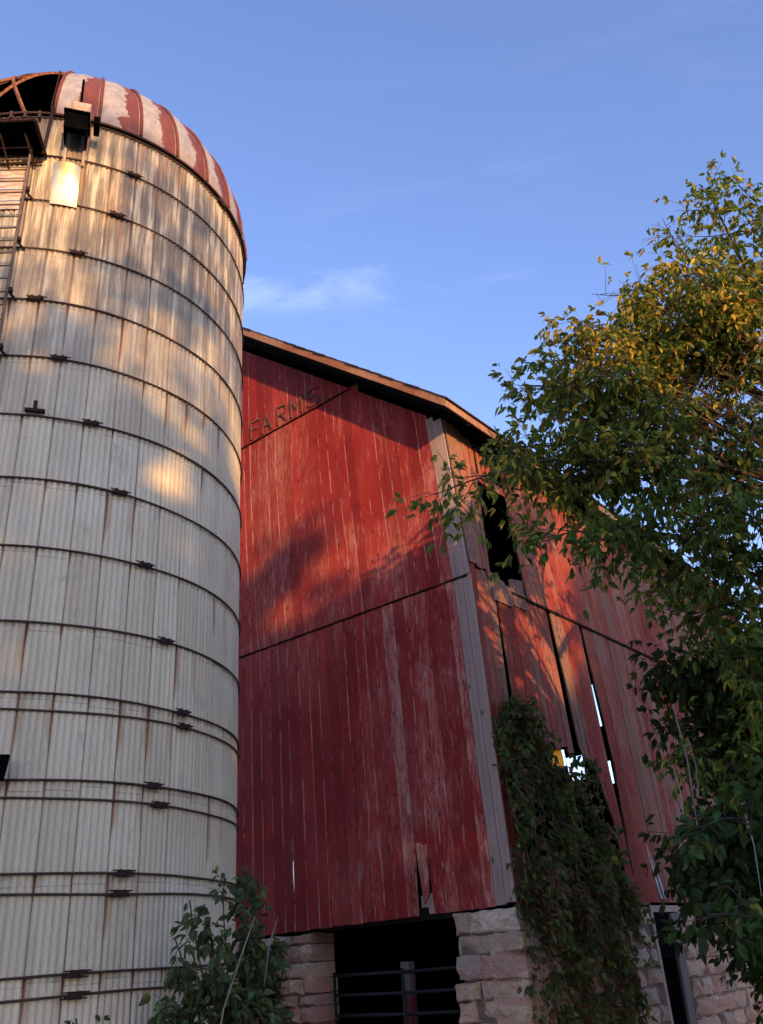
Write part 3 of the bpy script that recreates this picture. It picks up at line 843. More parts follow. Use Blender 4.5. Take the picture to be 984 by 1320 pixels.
for (a, b) in ((S0 + .003, 3.2), (3.21, 6.6), (6.62, 10.0), (10.02, S1)):
    P = [RW(-.185, a, EZ + .005), RW(-.16, a, EZ + .005), RW(-.16, b, EZ + .005), RW(-.185, b, EZ + .005)]
    m.box8(P + [p + Vector((0, 0, .16)) for p in P], (random.random(), .3, .5, 1), uvs=[(.2, 0), (.8, 0), (.8, 1), (.2, 1)])
m.build('eave_board', M_FASCIA, roof)
for k in range(22):
    s = .1 + k * .6
    m = MB()
    P = [RW(-.14, s, EZ - .06 + .03), RW(5.9, s, RZ - .17), RW(5.9, s + .05, RZ - .17), RW(-.14, s + .05, EZ - .03)]
    m.box8(P + [p + Vector((0, 0, .15)) for p in P]); m.build('rafter', M_DARKWOOD, roof)
# --- sign letters FARMS, raised letter shapes on the upper tier
LH = .37
def stroke(mb, x0, y0, x1, y1, gx, w=.034, d=.022, no=.082):
    # local letter coords: x to the viewer's right = -g
    a = Vector((x0, y0)); b = Vector((x1, y1)); t_ = (b - a).normalized(); n_ = Vector((-t_.y, t_.x)) * w / 2
    a = a - t_ * w * .35; b = b + t_ * w * .35
    Q = [a - n_, b - n_, b + n_, a + n_]
    P = [W(gx - q.x, -no, T2 + .015 + q.y) for q in Q] + [W(gx - q.x, -no - d, T2 + .015 + q.y) for q in Q]
    mb.box8(P)
LET = {'F': [(0, 0, 0, 1), (0, 1, .75, 1), (0, .55, .55, .55)], 'A': [(0, 0, .42, 1), (.42, 1, .84, 0), (.2, .36, .64, .36)],
       'R': [(0, 0, 0, 1), (0, 1, .6, 1), (.6, 1, .75, .85), (.75, .85, .75, .65), (.75, .65, .6, .5), (.6, .5, 0, .5), (.35, .5, .8, 0)],
       'M': [(0, 0, 0, 1), (0, 1, .45, .35), (.45, .35, .9, 1), (.9, 1, .9, 0)],
       'S': [(.75, .85, .6, 1), (.6, 1, .15, 1), (.15, 1, 0, .85), (0, .85, 0, .65), (0, .65, .15, .52), (.15, .52, .6, .48), (.6, .48, .75, .35), (.75, .35, .75, .15), (.75, .15, .6, 0), (.6, 0, .15, 0), (.15, 0, 0, .15)]}
for ch, gx in (('F', 4.22), ('A', 3.92), ('R', 3.50), ('M', 3.14), ('S', 2.70)):
    m = MB()
    for (a, b, c, d) in LET[ch]: stroke(m, a * .30, b * LH, c * .30, d * LH, gx)
    m.build('sign_letter', M_LETTER, barn, label="weathered raised letter %s on the gable" % ch)

# --- stone foundation
def stones(name, fr, a0, a1, z0, z1, seed, depth=.40, bh=(.19, .27), bl=(.28, .62), label=None, rough=.045, prot=.05, skipbatter=True, tone=1.0):
    rnd = random.Random(seed); mb = MB()
    def pt(a, n, z):
        return RW(a, -n, z) if fr == 'G' else RW(-n, a, z)
    z = z1; row = 0
    while z > z0 + .05:
        h = rnd.uniform(*bh); zb = max(z0, z - h)
        a = a0 + rnd.uniform(-.035, .035) if row else a0 + .02
        aend = a1 + rnd.uniform(-.05, .05) if row else a1 - .02
        while a < aend - .04:
            l = rnd.uniform(*bl); b = a + l
            if aend - b < .16: b = aend
            base = rnd.choice([(.58, .43, .30), (.52, .31, .22), (.62, .45, .29), (.44, .35, .27), (.58, .36, .25), (.64, .50, .36)])
            k = rnd.uniform(.95, 1.35) * tone; col = tuple(x * k for x in base) + (1,)
            pr = rnd.uniform(0, prot)
            nx = max(5, int((b - a) / .022)); nz = max(5, int((z - zb) / .022))
            g_ = .007
            so = rnd.uniform(0, 100)
            FC = [(rnd.uniform(-.30, .30), rnd.uniform(-.34, .34), rnd.uniform(0, .03)) for _ in range(5)]
            G = []
            for j in range(nz + 1):
                R_ = []
                for i in range(nx + 1):
                    fx, fz = i / nx, j / nz
                    e = min(fx * (b - a), (1 - fx) * (b - a), fz * (z - zb), (1 - fz) * (z - zb))
                    rnde = 1 - max(0, 1 - e / .022) ** 2
                    aa = a + g_ + fx * (b - a - 2 * g_); zz = zb + g_ + fz * (z - zb - 2 * g_)
                    nn = mnoise.fractal(Vector((aa * 5 + so, zz * 6, so)), 1.0, 2.2, 4)
                    n2 = mnoise.noise(Vector((aa * 2.4 + so, zz * 3, 3)))
                    jx = .030 * mnoise.noise(Vector((aa * 7, zz * 7, so + 9))); jz = .026 * mnoise.noise(Vector((aa * 7, zz * 7, so + 19)))
                    ca_, cz_ = aa - (a + b) / 2, zz - (z + zb) / 2
                    rg = min(q_[0] * ca_ + q_[1] * cz_ + q_[2] for q_ in FC)
                    n = pr - .03 + rnde * (.055 + rough * n2 * .5 + rough * .7 * nn + rg * .9)
                    R_.append(pt(aa + jx, n, zz + jz))
                G.append(R_)
            for j in range(nz):
                for i in range(nx):
                    mb.face([G[j][i], G[j][i + 1], G[j + 1][i + 1], G[j + 1][i]], None, col)
            # sides back to the core
            bk = lambda aa, zz: pt(aa, -depth + .02, zz)
            for j in range(nz):
                za_, zb_ = zb + g_ + j / nz * (z - zb - 2 * g_), zb + g_ + (j + 1) / nz * (z - zb - 2 * g_)
                mb.face([bk(a + g_, za_), G[j][0], G[j + 1][0], bk(a + g_, zb_)], None, col)
                mb.face([G[j][-1], bk(b - g_, za_), bk(b - g_, zb_), G[j + 1][-1]], None, col)
            for i in range(nx):
                aa_, ab_ = a + g_ + i / nx * (b - a - 2 * g_), a + g_ + (i + 1) / nx * (b - a - 2 * g_)
                mb.face([bk(aa_, zb + g_), bk(ab_, zb + g_), G[0][i + 1], G[0][i]], None, col)
                mb.face([G[-1][i], G[-1][i + 1], bk(ab_, z - g_), bk(aa_, z - g_)], None, col)
            a = b
        z = zb; row += 1
    # mortar core
    P = [pt(a0 + .07, -.02, z0), pt(a1 - .07, -.02, z0), pt(a1 - .07, -depth, z0), pt(a0 + .07, -depth, z0)]
    Q = [p + Vector((0, 0, z1 - z0 - .02)) for p in P]
    mb.box8(P + Q, (.3, .25, .2, 1), 1)
    return mb.build(name, [M_STONE, M_MORTAR], barn, label=label)
stones('foundation_wall', 'G', -.04, .93, 0, 2.09, 5, .5, (.20, .28), (.34, .80), 'pale split stone pier under the barn corner', .05, .06)
stones('foundation_wall', 'G', 3.36, 4.40, 0, 2.04, 8, .5, (.11, .24), (.12, .40), 'pinkish rubble stone pier left of the opening', .05, .05)
stones('foundation_wall', 'G', 4.65, 12.0, 0, 2.04, 9, .5, (.2, .3), (.4, .9))
stones('foundation_wall', 'S', -.02, 3.66, 0, 2.09, 12, .45, (.22, .30), (.3, .7), None, .03, .02, tone=.85)
stones('foundation_wall', 'S', 4.72, 12.9, 0, 2.09, 14, .45, (.2, .3), (.3, .7), None, .03, .02, tone=.7)
# inner faces of basement, dark
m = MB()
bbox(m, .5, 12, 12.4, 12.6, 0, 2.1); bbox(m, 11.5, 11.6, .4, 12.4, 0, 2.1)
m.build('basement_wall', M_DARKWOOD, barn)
m = MB(); bbox(m, .35, 11.4, .02, .22, 2.05, 2.2)
m.build('sill_beam', M_DARKWOOD, barn)
# small framed hatch in side foundation + slanted plank
m = MB()
bbox(m, -.03, .06, 3.68, 4.70, 2.02, 2.11, RW); bbox(m, -.03, .06, 3.66, 3.74, 0, 2.02, RW)
m.build('hatch_frame', M_GREYW, barn)
m = MB(); bbox(m, -.02, .02, 3.76, 4.44, 1.40, 2.015, RW); bbox(m, .1, .14, 3.7, 4.7, 0, 1.9, RW); m.build('hatch', M_BLACK, barn)
m = MB()
P = [RW(-.06, 4.22, .0), RW(-.06, 4.44, .0), RW(-.02, 4.44, 0), RW(-.02, 4.22, 0), RW(-.06, 4.30, 2.0), RW(-.06, 4.58, 2.0), RW(-.02, 4.58, 2.0), RW(-.02, 4.30, 2.0)]
m.box8(P, (.3, .8, .5, 1), uvs=[(.2, 0), (.8, 0), (.8, 1), (.2, 1)])
m.build('plank', simple_mat('grey_plank', (.17, .14, .125), .9, .3, (9, 9, 1)), barn)
m = MB()
for k in range(3):
    P = [W(-.03 - .02 * k, 3.96 + .11 * k, 2.2), W(-.03 - .02 * k, 4.03 + .11 * k, 2.2), W(0, 4.03 + .11 * k, 2.2), W(0, 3.96 + .11 * k, 2.2)]
    Q = [W(-.03, 3.86 + .10 * k, 3.3 - .2 * k), W(-.03, 3.92 + .10 * k, 3.2 - .2 * k), W(0, 3.92 + .10 * k, 3.2 - .2 * k), W(0, 3.86 + .10 * k, 3.3 - .2 * k)]
    m.box8(P + Q, (.9, 1, .5, 1))
m.build('loose_lath', simple_mat('flaking_white_paint', (.5, .47, .45), .8, .4, (20, 20, 6), col2=(.2, .17, .16)), barn)

# --- gate in the opening
gate = thing('pipe_gate', 'dark green pipe gate standing across the stone opening', 'gate', tuple(RW(2.0, .25, 0)))
for z in (1.49, 1.25, 1.01, .75, .48, .22):
    m = MB(); m.tube([RW(.86, .25, z + .01), RW(2.0, .25, z - .006), RW(3.2, .25, z)], .023, 8); m.build('rail', M_GATE, gate, smooth=True)
for g_ in (.90, 1.955, 3.15):
    m = MB(); m.tube([RW(g_, .25 - .03, .15), RW(g_ + .02, .25 - .03, 1.53)], .02, 8); m.build('upright', M_GATE, gate, smooth=True)
t = NT('chipped_post_paint')
zc = t.n('ShaderNodeSeparateXYZ', {0: t.obj()}).outputs[2]
nz = t.noise(t.mapping(t.obj(), (9, 9, 5)), 1.0, 4, .6).outputs[0]
c = t.mix(t.smooth(t.math('ADD', zc, t.math('MULTIPLY', nz, .12)), 1.24, 1.30), (.13, .022, .028), (.15, .135, .13))
c = t.mix(t.smooth(nz, .52, .62), c, (.09, .075, .07))
M_POST = t.out(c, .8, nz, .3, .005)
m = MB()
bbox(m, 2.0, 2.14, .40, .52, 0, 1.60, RW)
tag(m.build('wooden_post', M_POST), 'square post painted white over red behind the gate rails', 'post')
m = MB(); m.tube([RW(1.30, .9, 0), RW(1.27, .9, .9), RW(1.32, .9, 1.75)], [.03, .027, .025], 7)
tag(m.build('old_pole', simple_mat('spotted_pole', (.05, .04, .04), .8, .3, (6, 6, 9), col2=(.30, .12, .12))), 'thin spotted pole standing in the dark behind the gate', 'pole')

# ------------------------------------------------------------------ PLANTS
DAPPLE = []
_r = random.Random(77)
for k in range(80):
    s_ = _r.uniform(.15, 2.6); z_ = _r.uniform(4.9, 6.45)
    if z_ < 5.2 and s_ > 2.2: continue
    DAPPLE.append((np.array(W(0, s_, z_)), _r.uniform(.05, .19)))
for (s_, z_, q) in ((.12, 8.75, .30), (.3, 8.5, .3), (.35, 8.15, .26), (.2, 7.9, .22), (.1, 7.6, .15), (.45, 8.8, .2), (.7, 8.8, .12), (.85, 8.6, .12), (1.05, 8.6, .12), (1.7, 7.6, .12), (1.8, 7.2, .10), (2.1, 6.9, .1), (5.3, 8.5, .15), (4.6, 8.4, .1)):
    DAPPLE.append((np.array(W(0, s_, z_)), q))
def clear_dapple(P):
    keep = np.ones(len(P), bool); sd = np.array(sdir)
    for lp, q in DAPPLE:
        v = P - lp; tt = v @ sd; keep &= np.linalg.norm(v - tt[:, None] * sd, axis=1) > q
    keep &= ~((P[:, 0] < 1.15) & (P[:, 2] > 5.95))
    return keep
def leaves(P, D, L, Wd, cols, droop=None, seed=1):
    """P base points, D unit directions, L length, Wd width; folded leaves"""
    r = np.random.default_rng(seed); n = len(P)
    D = D / np.linalg.norm(D, axis=1, keepdims=True)
    rv = r.normal(size=(n, 3)); rv[:, 2] += .9
    S = np.cross(D, rv); S /= np.linalg.norm(S, axis=1, keepdims=True) + 1e-9
    N = np.cross(S, D)
    L = L[:, None]; Wd = Wd[:, None]
    g = np.array([0, 0, -1.0])
    m1 = P + D * L * .30 ; m2 = P + D * L * .66 + g * L * .05; tip = P + D * L + g * L * .16
    fold = N * Wd * .22
    A = [P, m1 - S * Wd * .5 + fold, m2 - S * Wd * .38 + fold, tip, m2 + S * Wd * .38 + fold, m1 + S * Wd * .5 + fold]
    V = np.stack(A, 1).reshape(-1, 3)
    b = (np.arange(n) * 6)[:, None]
    F = np.concatenate([b + np.array([[0, 1, 2, 3]]), b + np.array([[0, 3, 4, 5]])], 0)
    C = np.repeat(np.concatenate([cols, np.ones((n, 1))], 1), 6, 0)
    return V, F, C

def palette(n, r, mix, clump=None):
    """mix: list of (weight, rgb, spread)"""
    wts = np.array([m[0] for m in mix], float); wts /= wts.sum()
    idx = r.choice(len(mix), n, p=wts)
    base = np.array([m[1] for m in mix])[idx]
    k = np.exp(r.normal(0, .22, (n, 1)))
    return np.clip(base * k * (1 + r.normal(0, .08, (n, 3))), .002, .9)

def curve(p0, p1, sag, k, r, wob=.04):
    p0, p1 = np.array(p0, float), np.array(p1, float)
    t = np.linspace(0, 1, k)[:, None]
    L = np.linalg.norm(p1 - p0)
    pts = p0 + (p1 - p0) * t + np.array([0, 0, 1.0]) * sag * (4 * t * (1 - t))
    wn_ = np.cumsum(r.normal(0, wob * L / k, (k, 3)), 0); wn_ -= t * wn_[-1]
    return pts + wn_

def grow_tree(root, trunk_pts, trunk_r, limbs, seed, mix, leafL=(.07, .12), twigs=(10, 5), petiole=.07, leaflets=4, side=(.5, 1.1),
              twigL=(.22, .45), per=5, limb_r=.035, wide=.42, density=1.0, cut=None, colfn=None, start=.35, crown_name='crown', up=.15):
    r = np.random.default_rng(seed)
    wood = MB()
    tp_ = np.array(trunk_pts, float)
    wood.tube([tuple(p) for p in tp_], list(np.linspace(trunk_r, trunk_r * .35, len(tp_))), 10)
    trunk = wood.build('trunk', M_BARK, root, smooth=True)
    P, D = [], []
    br = MB()
    for (att, tip, sag, dens) in limbs:
        p0 = tp_[min(att, len(tp_) - 1)]
        pts = curve(p0, tip, sag, 14, r)
        L = np.linalg.norm(pts[-1] - pts[0])
        br.tube([tuple(p) for p in pts], list(np.linspace(limb_r, .006, 14)), 6)
        nb = int(twigs[0] * dens * density * max(1, L / 2.2))
        for b in range(nb):
            tt = start + (1 - start) * (b + r.random()) / nb
            i = min(12, int(tt * 13)); q = pts[i] + (pts[i + 1] - pts[i]) * (tt * 13 - i)
            ax = pts[i + 1] - pts[i]; ax /= np.linalg.norm(ax)
            d = r.normal(size=3) * .75 + ax * .8; d[2] += up; d /= np.linalg.norm(d)
            sl_ = r.uniform(*side) * (1.15 - .6 * tt)
            sb_ = curve(q, q + d * sl_, -.04 * sl_, 6, r, .06)
            br.tube([tuple(p) for p in sb_], list(np.linspace(.008, .003, 6)), 4, cap=False)
            for tw in range(twigs[1]):
                t2 = .25 + .75 * (tw + r.random()) / twigs[1]
                j = min(4, int(t2 * 5)); q2 = sb_[j] + (sb_[j + 1] - sb_[j]) * (t2 * 5 - j)
                d2 = r.normal(size=3) * .7 + d * .8; d2[2] -= .12; d2 /= np.linalg.norm(d2)
                tl = r.uniform(*twigL)
                e2 = q2 + d2 * tl + np.array([0, 0, -.18 * tl])
                if r.random() < .6: br.tube([tuple(q2), tuple((q2 + e2) / 2 + np.array([0, 0, .02])), tuple(e2)], [.004, .003, .002], 3, cap=False)
                for k in range(per):
                    t3 = (k + .6) / per
                    q3 = q2 + (e2 - q2) * t3
                    pd = r.normal(size=3) * .8 + d2 * .7; pd[2] -= .35; pd /= np.linalg.norm(pd)
                    q4 = q3 + pd * petiole * r.uniform(.6, 1.3)
                    for l in range(leaflets):
                        fl_ = l / max(1, leaflets)
                        ld_ = pd + r.normal(size=3) * .42; ld_[2] -= .45
                        P.append(q4 + pd * petiole * .8 * fl_); D.append(ld_)
    P = np.array(P); D = np.array(D)
    if cut is not None:
        keep = cut(P); P, D = P[keep], D[keep]
    n = len(P)
    cols = colfn(P, r) if colfn else palette(n, r, mix)
    Ls = r.uniform(leafL[0], leafL[1], n); Ws = Ls * r.uniform(wide * .8, wide * 1.2, n)
    V, F, C = leaves(P, D, Ls, Ws, cols, seed=seed + 1)
    br.build('branch', M_BARK, root, smooth=True)
    npmesh(crown_name, V, F, M_LEAF, root, C)
    return n

GREEN = (.055, .085, .018); LGREEN = (.11, .14, .03); YEL = (.36, .26, .04); ORA = (.42, .16, .04); DG = (.035, .06, .018); BRN = (.16, .075, .04)
# clumpy colouring: some yellow leaves by noise, sunlit gold painted on high branches
def elder_cols(P, r):
    n = len(P)
    cl = np.array([mnoise.noise(Vector(p * 1.1)) for p in P[::4]]); cl = np.repeat(cl, 4)[:n]
    c2 = np.array([mnoise.noise(Vector(p * 2.6 + 9)) for p in P[::4]]); c2 = np.repeat(c2, 4)[:n]
    # low-sun glow painted as gold leaf colour on the top-left branches
    sun_gold = np.clip((P[:, 2] - 5.6) / 1.8, 0, 1) * np.clip((4.6 - P[:, 0]) / 2.0, 0, 1)
    yp = np.clip(.07 + .38 * sun_gold + .35 * (cl > .22) * (P[:, 2] > 5.2), 0, .75)
    q = r.random(n)
    base = np.where((q < yp)[:, None], np.array([[.62, .48, .07]]), np.array([[.13, .20, .038]]))
    base = np.where(((q > .5) & (q > 1 - .5 * (c2 > .2)))[:, None], np.array([[.25, .32, .055]]), base)
    base = np.where((r.random(n) < .025 + .12 * (c2 > .38))[:, None], np.array([[.46, .18, .06]]), base)
    return np.clip(base * np.exp(r.normal(0, .22, (n, 1))), .003, .9)

elder = thing('box_elder_tree', 'large green tree with some yellow leaves and sunlit gold painted in its crown, overhanging the barn corner', 'tree', (5.6, 8.6, 0))
TR = [(5.6, 8.6, -.1), (5.55, 8.55, 1.2), (5.35, 8.5, 2.6), (5.15, 8.45, 4.0), (5.0, 8.4, 5.2), (4.85, 8.3, 6.4), (4.75, 8.2, 7.4)]
LIMBS = [
    (6, (4.29, 7.95, 9.80), .1, 1.0), (6, (4.72, 7.75, 9.35), .1, 1.3), (6, (5.6, 7.8, 9.6), .1, 1.0),
    (5, (3.62, 7.80, 8.85), .25, .9), (5, (4.10, 8.3, 8.6), .2, 1.2), (5, (2.95, 8.0, 8.35), .3, 1.0),
    (5, (2.40, 7.95, 7.70), .3, 1.1), (5, (3.0, 8.4, 7.9), .3, 1.2), (5, (3.5, 7.3, 8.0), .3, 1.2), (4, (1.62, 7.85, 7.05), .45, 1.0), (4, (2.1, 8.2, 7.2), .4, 1.2),
    (4, (2.5, 7.5, 6.9), .4, 1.1), (4, (3.3, 8.0, 7.1), .3, 1.2), (5, (2.75, 7.9, 7.75), .2, 1.3), (5, (3.2, 7.7, 8.1), .2, 1.2), (4, (2.3, 7.8, 7.3), .3, 1.2), (4, (2.8, 7.6, 6.6), .3, 1.2), (4, (2.0, 7.9, 6.6), .4, 1.2), (4, (1.30, 8.3, 6.50), .5, 1.1), (4, (.72, 7.55, 5.70), .6, .75),
    (4, (1.5, 7.9, 5.85), .4, 1.1), (4, (1.9, 8.4, 6.2), .4, 1.1), (3, (1.58, 7.7, 5.15), .5, .85), (4, (2.3, 7.3, 5.9), .3, .8), (4, (2.9, 7.9, 6.1), .3, .8),
    (3, (2.05, 7.4, 4.95), .4, .8), (3, (2.5, 7.7, 4.6), .4, .9), (3, (3.2, 7.4, 5.2), .3, .9), (3, (3.9, 7.2, 5.6), .2, 1.0), (5, (4.4, 7.2, 7.0), .2, 1.2),
    (4, (3.9, 7.4, 6.5), .2, 1.0), (5, (3.9, 7.6, 7.6), .2, 1.2), (2, (3.0, 7.9, 3.9), .4, 1.1), (2, (3.4, 8.3, 3.3), .3, 1.2), (3, (3.1, 8.7, 4.6), .3, .9), (2, (3.9, 7.6, 4.2), .3, 1.2),
    (2, (2.9, 8.6, 3.0), .3, 1.1), (4, (6.8, 8.8, 6.4), .2, 1.0), (5, (6.6, 9.5, 8.0), .2, 1.0), (3, (7.0, 7.8, 5.0), .2, .9), (5, (5.5, 10.2, 7.4), .2, 1.0), (3, (5.8, 10.4, 5.4), .2, .9),
]
n_el = grow_tree(elder, TR, .17, LIMBS, 21, None, leafL=(.05, .12), twigs=(14, 5), per=4, leaflets=4, colfn=elder_cols, wide=.40, cut=clear_dapple, limb_r=.04, side=(.35, .85), start=.30, petiole=.06)

# darker trees behind it, close against the side wall
DKMIX = [(6, DG, 0), (3, GREEN, 0), (1, LGREEN, 0), (.25, BRN, 0)]
t2 = thing('shade_tree', 'dark leafy tree filling the space beside the far end of the barn', 'tree', (6.2, 11.2, 0))
TR2 = [(6.2, 11.2, -.1), (6.1, 11.1, 1.5), (6.0, 11.1, 3.0), (6.0, 11.0, 4.4)]
L2 = []
r_ = np.random.default_rng(5)
for k in range(30):
    x = r_.uniform(3.5, 7.2); y = r_.uniform(9.8, 12.2); z = r_.uniform(1.4, 5.6)
    if x < 4.6 and z > 4.6: z = 4.0
    L2.append((min(3, int(z / 1.5)), (x, y, z), .2, 1.0))
for k in range(24):
    L2.append((r_.integers(1, 4), (r_.uniform(2.85, 4.2), r_.uniform(9.0, 10.3), r_.uniform(1.4, 4.6)), .25, 1.0))
for k in range(12):
    L2.append((2, (r_.uniform(3.05, 3.5), r_.uniform(9.1, 9.7), r_.uniform(1.6, 4.5)), .25, .9))
grow_tree(t2, TR2, .13, L2, 33, DKMIX, leafL=(.08, .13), twigs=(12, 5), per=4, leaflets=3, wide=.55, side=(.4, .9), start=.3)

t3 = thing('maple_sapling', 'young bright green broadleaf sapling low at the right edge', 'tree', (2.75, 6.3, 0))
TR3 = [(2.75, 6.3, -.1), (2.72, 6.3, .7), (2.68, 6.32, 1.4), (2.66, 6.35, 2.0)]
L3 = [(3, (2.1, 6.45, 2.30), .15, .9), (3, (2.5, 6.2, 2.55), .1, .9), (3, (2.85, 6.5, 2.5), .1, 1.0), (2, (2.0, 6.6, 1.75), .1, .7), (2, (2.5, 6.0, 1.7), .1, .9), (2, (3.0, 6.2, 1.9), .1, .9), (1, (2.3, 6.2, 1.2), .1, .8), (1, (2.9, 6.0, 1.2), .1, .9)]
grow_tree(t3, TR3, .03, L3, 44, [(3, (.05, .10, .03), 0), (3, (.08, .14, .04), 0), (.2, YEL, 0)], leafL=(.07, .12), twigs=(6, 3), per=3, leaflets=3, wide=.62, side=(.2, .42), twigL=(.1, .2), limb_r=.012, petiole=.05)

# undergrowth at far right against wall
t4 = thing('tangled_bush', 'dense dark bush against the side foundation of the barn', 'bush', (4.4, 12.0, 0))
L4 = []
for k in range(22):
    L4.append((1, (r_.uniform(3.7, 6.2), r_.uniform(11.2, 12.8) , r_.uniform(.5, 2.6)), .1, 1.0))
L4 = [(a, (x, min(y, 11.46 + (x - 1.2575) * 1.2777 * .98 - .5), z), s_, d_) for a, (x, y, z), s_, d_ in L4]
grow_tree(t4, [(4.6, 11.6, -.1), (4.6, 11.6, .4), (4.7, 11.6, 1.0)], .05, L4, 45, DKMIX, leafL=(.06, .11), twigs=(11, 5), per=4, leaflets=3, wide=.55, side=(.3, .7), start=.2, limb_r=.02)

# shrub between silo and barn
shrub = thing('sapling_shrub', 'leafy green shrub with pale stems at the foot of the silo', 'shrub', (-1.5, 8.35, 0))
TS = [(-1.5, 8.35, -.1), (-1.5, 8.33, .3), (-1.52, 8.33, .7)]
LS = [(1, (-1.42, 8.45, 2.42), .0, 1.0), (1, (-1.38, 8.5, 2.15), .05, 1.0), (1, (-1.62, 8.3, 2.2), .0, .8), (1, (-1.86, 8.05, 2.18), .0, .6), (1, (-1.95, 7.95, 1.90), .05, .55), (1, (-1.7, 8.1, 1.85), .05, .7),
      (1, (-1.35, 8.5, 1.85), .05, 1.0), (1, (-1.35, 8.5, 1.6), .05, 1.0), (1, (-1.25, 8.6, 1.8), .05, .5), (1, (-1.8, 8.1, 1.5), .05, 1.2), (1, (-1.5, 8.2, 1.5), .05, 1.3), (1, (-1.4, 8.4, 1.35), .05, 1.3), (1, (-1.95, 7.95, 1.3), .0, 1.2),
      (1, (-1.6, 8.1, 1.15), 0, 1.4), (1, (-1.5, 8.2, .95), 0, 1.3), (1, (-1.9, 8.0, .9), 0, 1.2)]
grow_tree(shrub, TS, .03, LS, 61, [(5, (.09, .13, .05), 0), (3, (.13, .19, .07), 0), (.7, (.22, .24, .07), 0), (.15, BRN, 0)], leafL=(.06, .11), twigs=(9, 4), per=3, leaflets=2, wide=.60,
          side=(.15, .34), twigL=(.08, .18), start=.35, limb_r=.010, petiole=.03, up=.3)
m = MB(); m.tube([(-1.62, 8.0, .9), (-1.55, 8.02, 1.35), (-1.42, 8.05, 1.72), (-1.31, 8.1, 2.02)], [.008, .007, .006, .004], 6)
m.build('stem', M_STEM, shrub, smooth=True)
m = MB(); m.tube([(-1.25, 8.2, 1.5), (-1.2, 8.2, 1.82), (-1.13, 8.2, 2.0)], [.006, .005, .003], 6); m.build('stem', M_STEM, shrub, smooth=True)
sh2 = thing('weed_clump', 'small ragged weed clump below the shrub at the silo foot', 'weed', (-2.35, 6.9, 0))
grow_tree(sh2, [(-2.35, 6.9, -.05), (-2.35, 6.9, .5), (-2.33, 6.9, .95)], .012, [(1, (-2.2, 6.92, 1.35), 0, .9), (1, (-2.35, 6.9, 1.40), 0, .7), (1, (-2.5, 6.8, 1.25), 0, .9), (1, (-2.1, 6.9, 1.15), 0, .9)], 71,
          [(3, (.06, .09, .03), 0), (1, (.12, .12, .04), 0), (.3, (.2, .13, .06), 0)], leafL=(.04, .08), twigs=(5, 3), per=3, leaflets=2, wide=.5, side=(.08, .2), twigL=(.05, .12), limb_r=.006, petiole=.02, start=.5)
sh3 = thing('ivy_patch', 'dark ivy hanging over the left stone pier', 'vine', tuple(RW(4.0, -.1, 0)))
pp = []
r = np.random.default_rng(81)
for k in range(1500):
    g_ = 4.45 - abs(r.normal(0, .26)); z_ = r.uniform(0, 1.95)
    if g_ < 3.75 and z_ > 1.3 and r.random() < .8: continue
    if g_ < 3.55: continue
    pp.append(RW(g_, -.05 - r.uniform(0, .12), z_))
pp = np.array(pp); dd = r.normal(size=pp.shape) * .6 + np.array([-.2, -.5, -.7])
V, F, C = leaves(pp, dd, r.uniform(.05, .10, len(pp)), r.uniform(.035, .07, len(pp)), palette(len(pp), r, [(5, (.03, .055, .022), 0), (2, (.05, .08, .03), 0), (.3, BRN, 0)]), seed=82)
npmesh('foliage', V, F, M_LEAF, sh3, C)
m = MB()
for k in range(7):
    g_ = 4.4 - .1 * k; m.tube([RW(g_ + .1, -.06, 0), RW(g_ + .03 * math.sin(k), -.07, .8), RW(g_ - .05, -.06, 1.5 - .08 * k)], [.008, .006, .003], 5)
m.build('stem', M_BARK, sh3)

# creeper on the side wall
vine = thing('climbing_vine', 'dark green and reddish creeper climbing the barn side wall', 'vine', tuple(RW(1.2, -.1, 0)))
PL = np.array([[0.02, 4.15], [.25, 4.5], [.60, 4.62], [.85, 4.50], [1.05, 4.1], [1.35, 3.85], [1.65, 3.72], [2.0, 3.55], [2.35, 3.2], [2.55, 2.8], [2.85, 2.4], [2.95, 1.9], [2.7, 1.4], [2.75, .9], [2.6, .2], [-.05, .2], [.12, 1.0], [.0, 1.9], [.08, 2.6], [.22, 3.3], [.02, 3.8]])
def inpoly(x, y):
    c = False; j = len(PL) - 1
    for i in range(len(PL)):
        xi, yi = PL[i]; xj, yj = PL[j]
        if (yi > y) != (yj > y) and x < (xj - xi) * (y - yi) / (yj - yi) + xi: c = not c
        j = i
    return c
r = np.random.default_rng(91); pp = []; dd = []; cc_ = []
while len(pp) < 11500:
    s_ = r.uniform(-.15, 3.45); z_ = r.uniform(.1, 4.95)
    js, jz = r.normal(0, .07, 2)
    if not inpoly(s_ + js, z_ + jz): continue
    cl = mnoise.noise(Vector((s_ * 2.2, z_ * 2.2, 1.0))); c2 = mnoise.noise(Vector((s_ * 1.3, z_ * 1.1, 7.0)))
    bulge = .05 + .20 * max(0, cl + .25) + .10 * max(0, c2 + .1)
    hole = mnoise.noise(Vector((s_ * 3.1, z_ * 2.0, 15.0)))
    if (c2 < -.26 or cl < -.38 or (hole < -.25 and z_ < 3.2)) and r.random() < .88: continue
    n_ = bulge * r.random() ** .6
    pp.append(W(-n_, s_, z_)); 
    dd.append(-HL * (.55) + Vector((0, 0, -.75)) + Vector(r.normal(size=3) * .5))
    q = r.random(); low = z_ < 2.4
    if q < (.30 if low else .18) + .25 * (c2 > .12): col = (.19, .085, .06)
    elif q < .40: col = (.10, .10, .035)
    elif q < .44: col = (.28, .25, .05)
    else: col = (.075, .10, .036) if cl < .1 else (.13, .17, .05)
    cc_.append(col)
sprigs = []
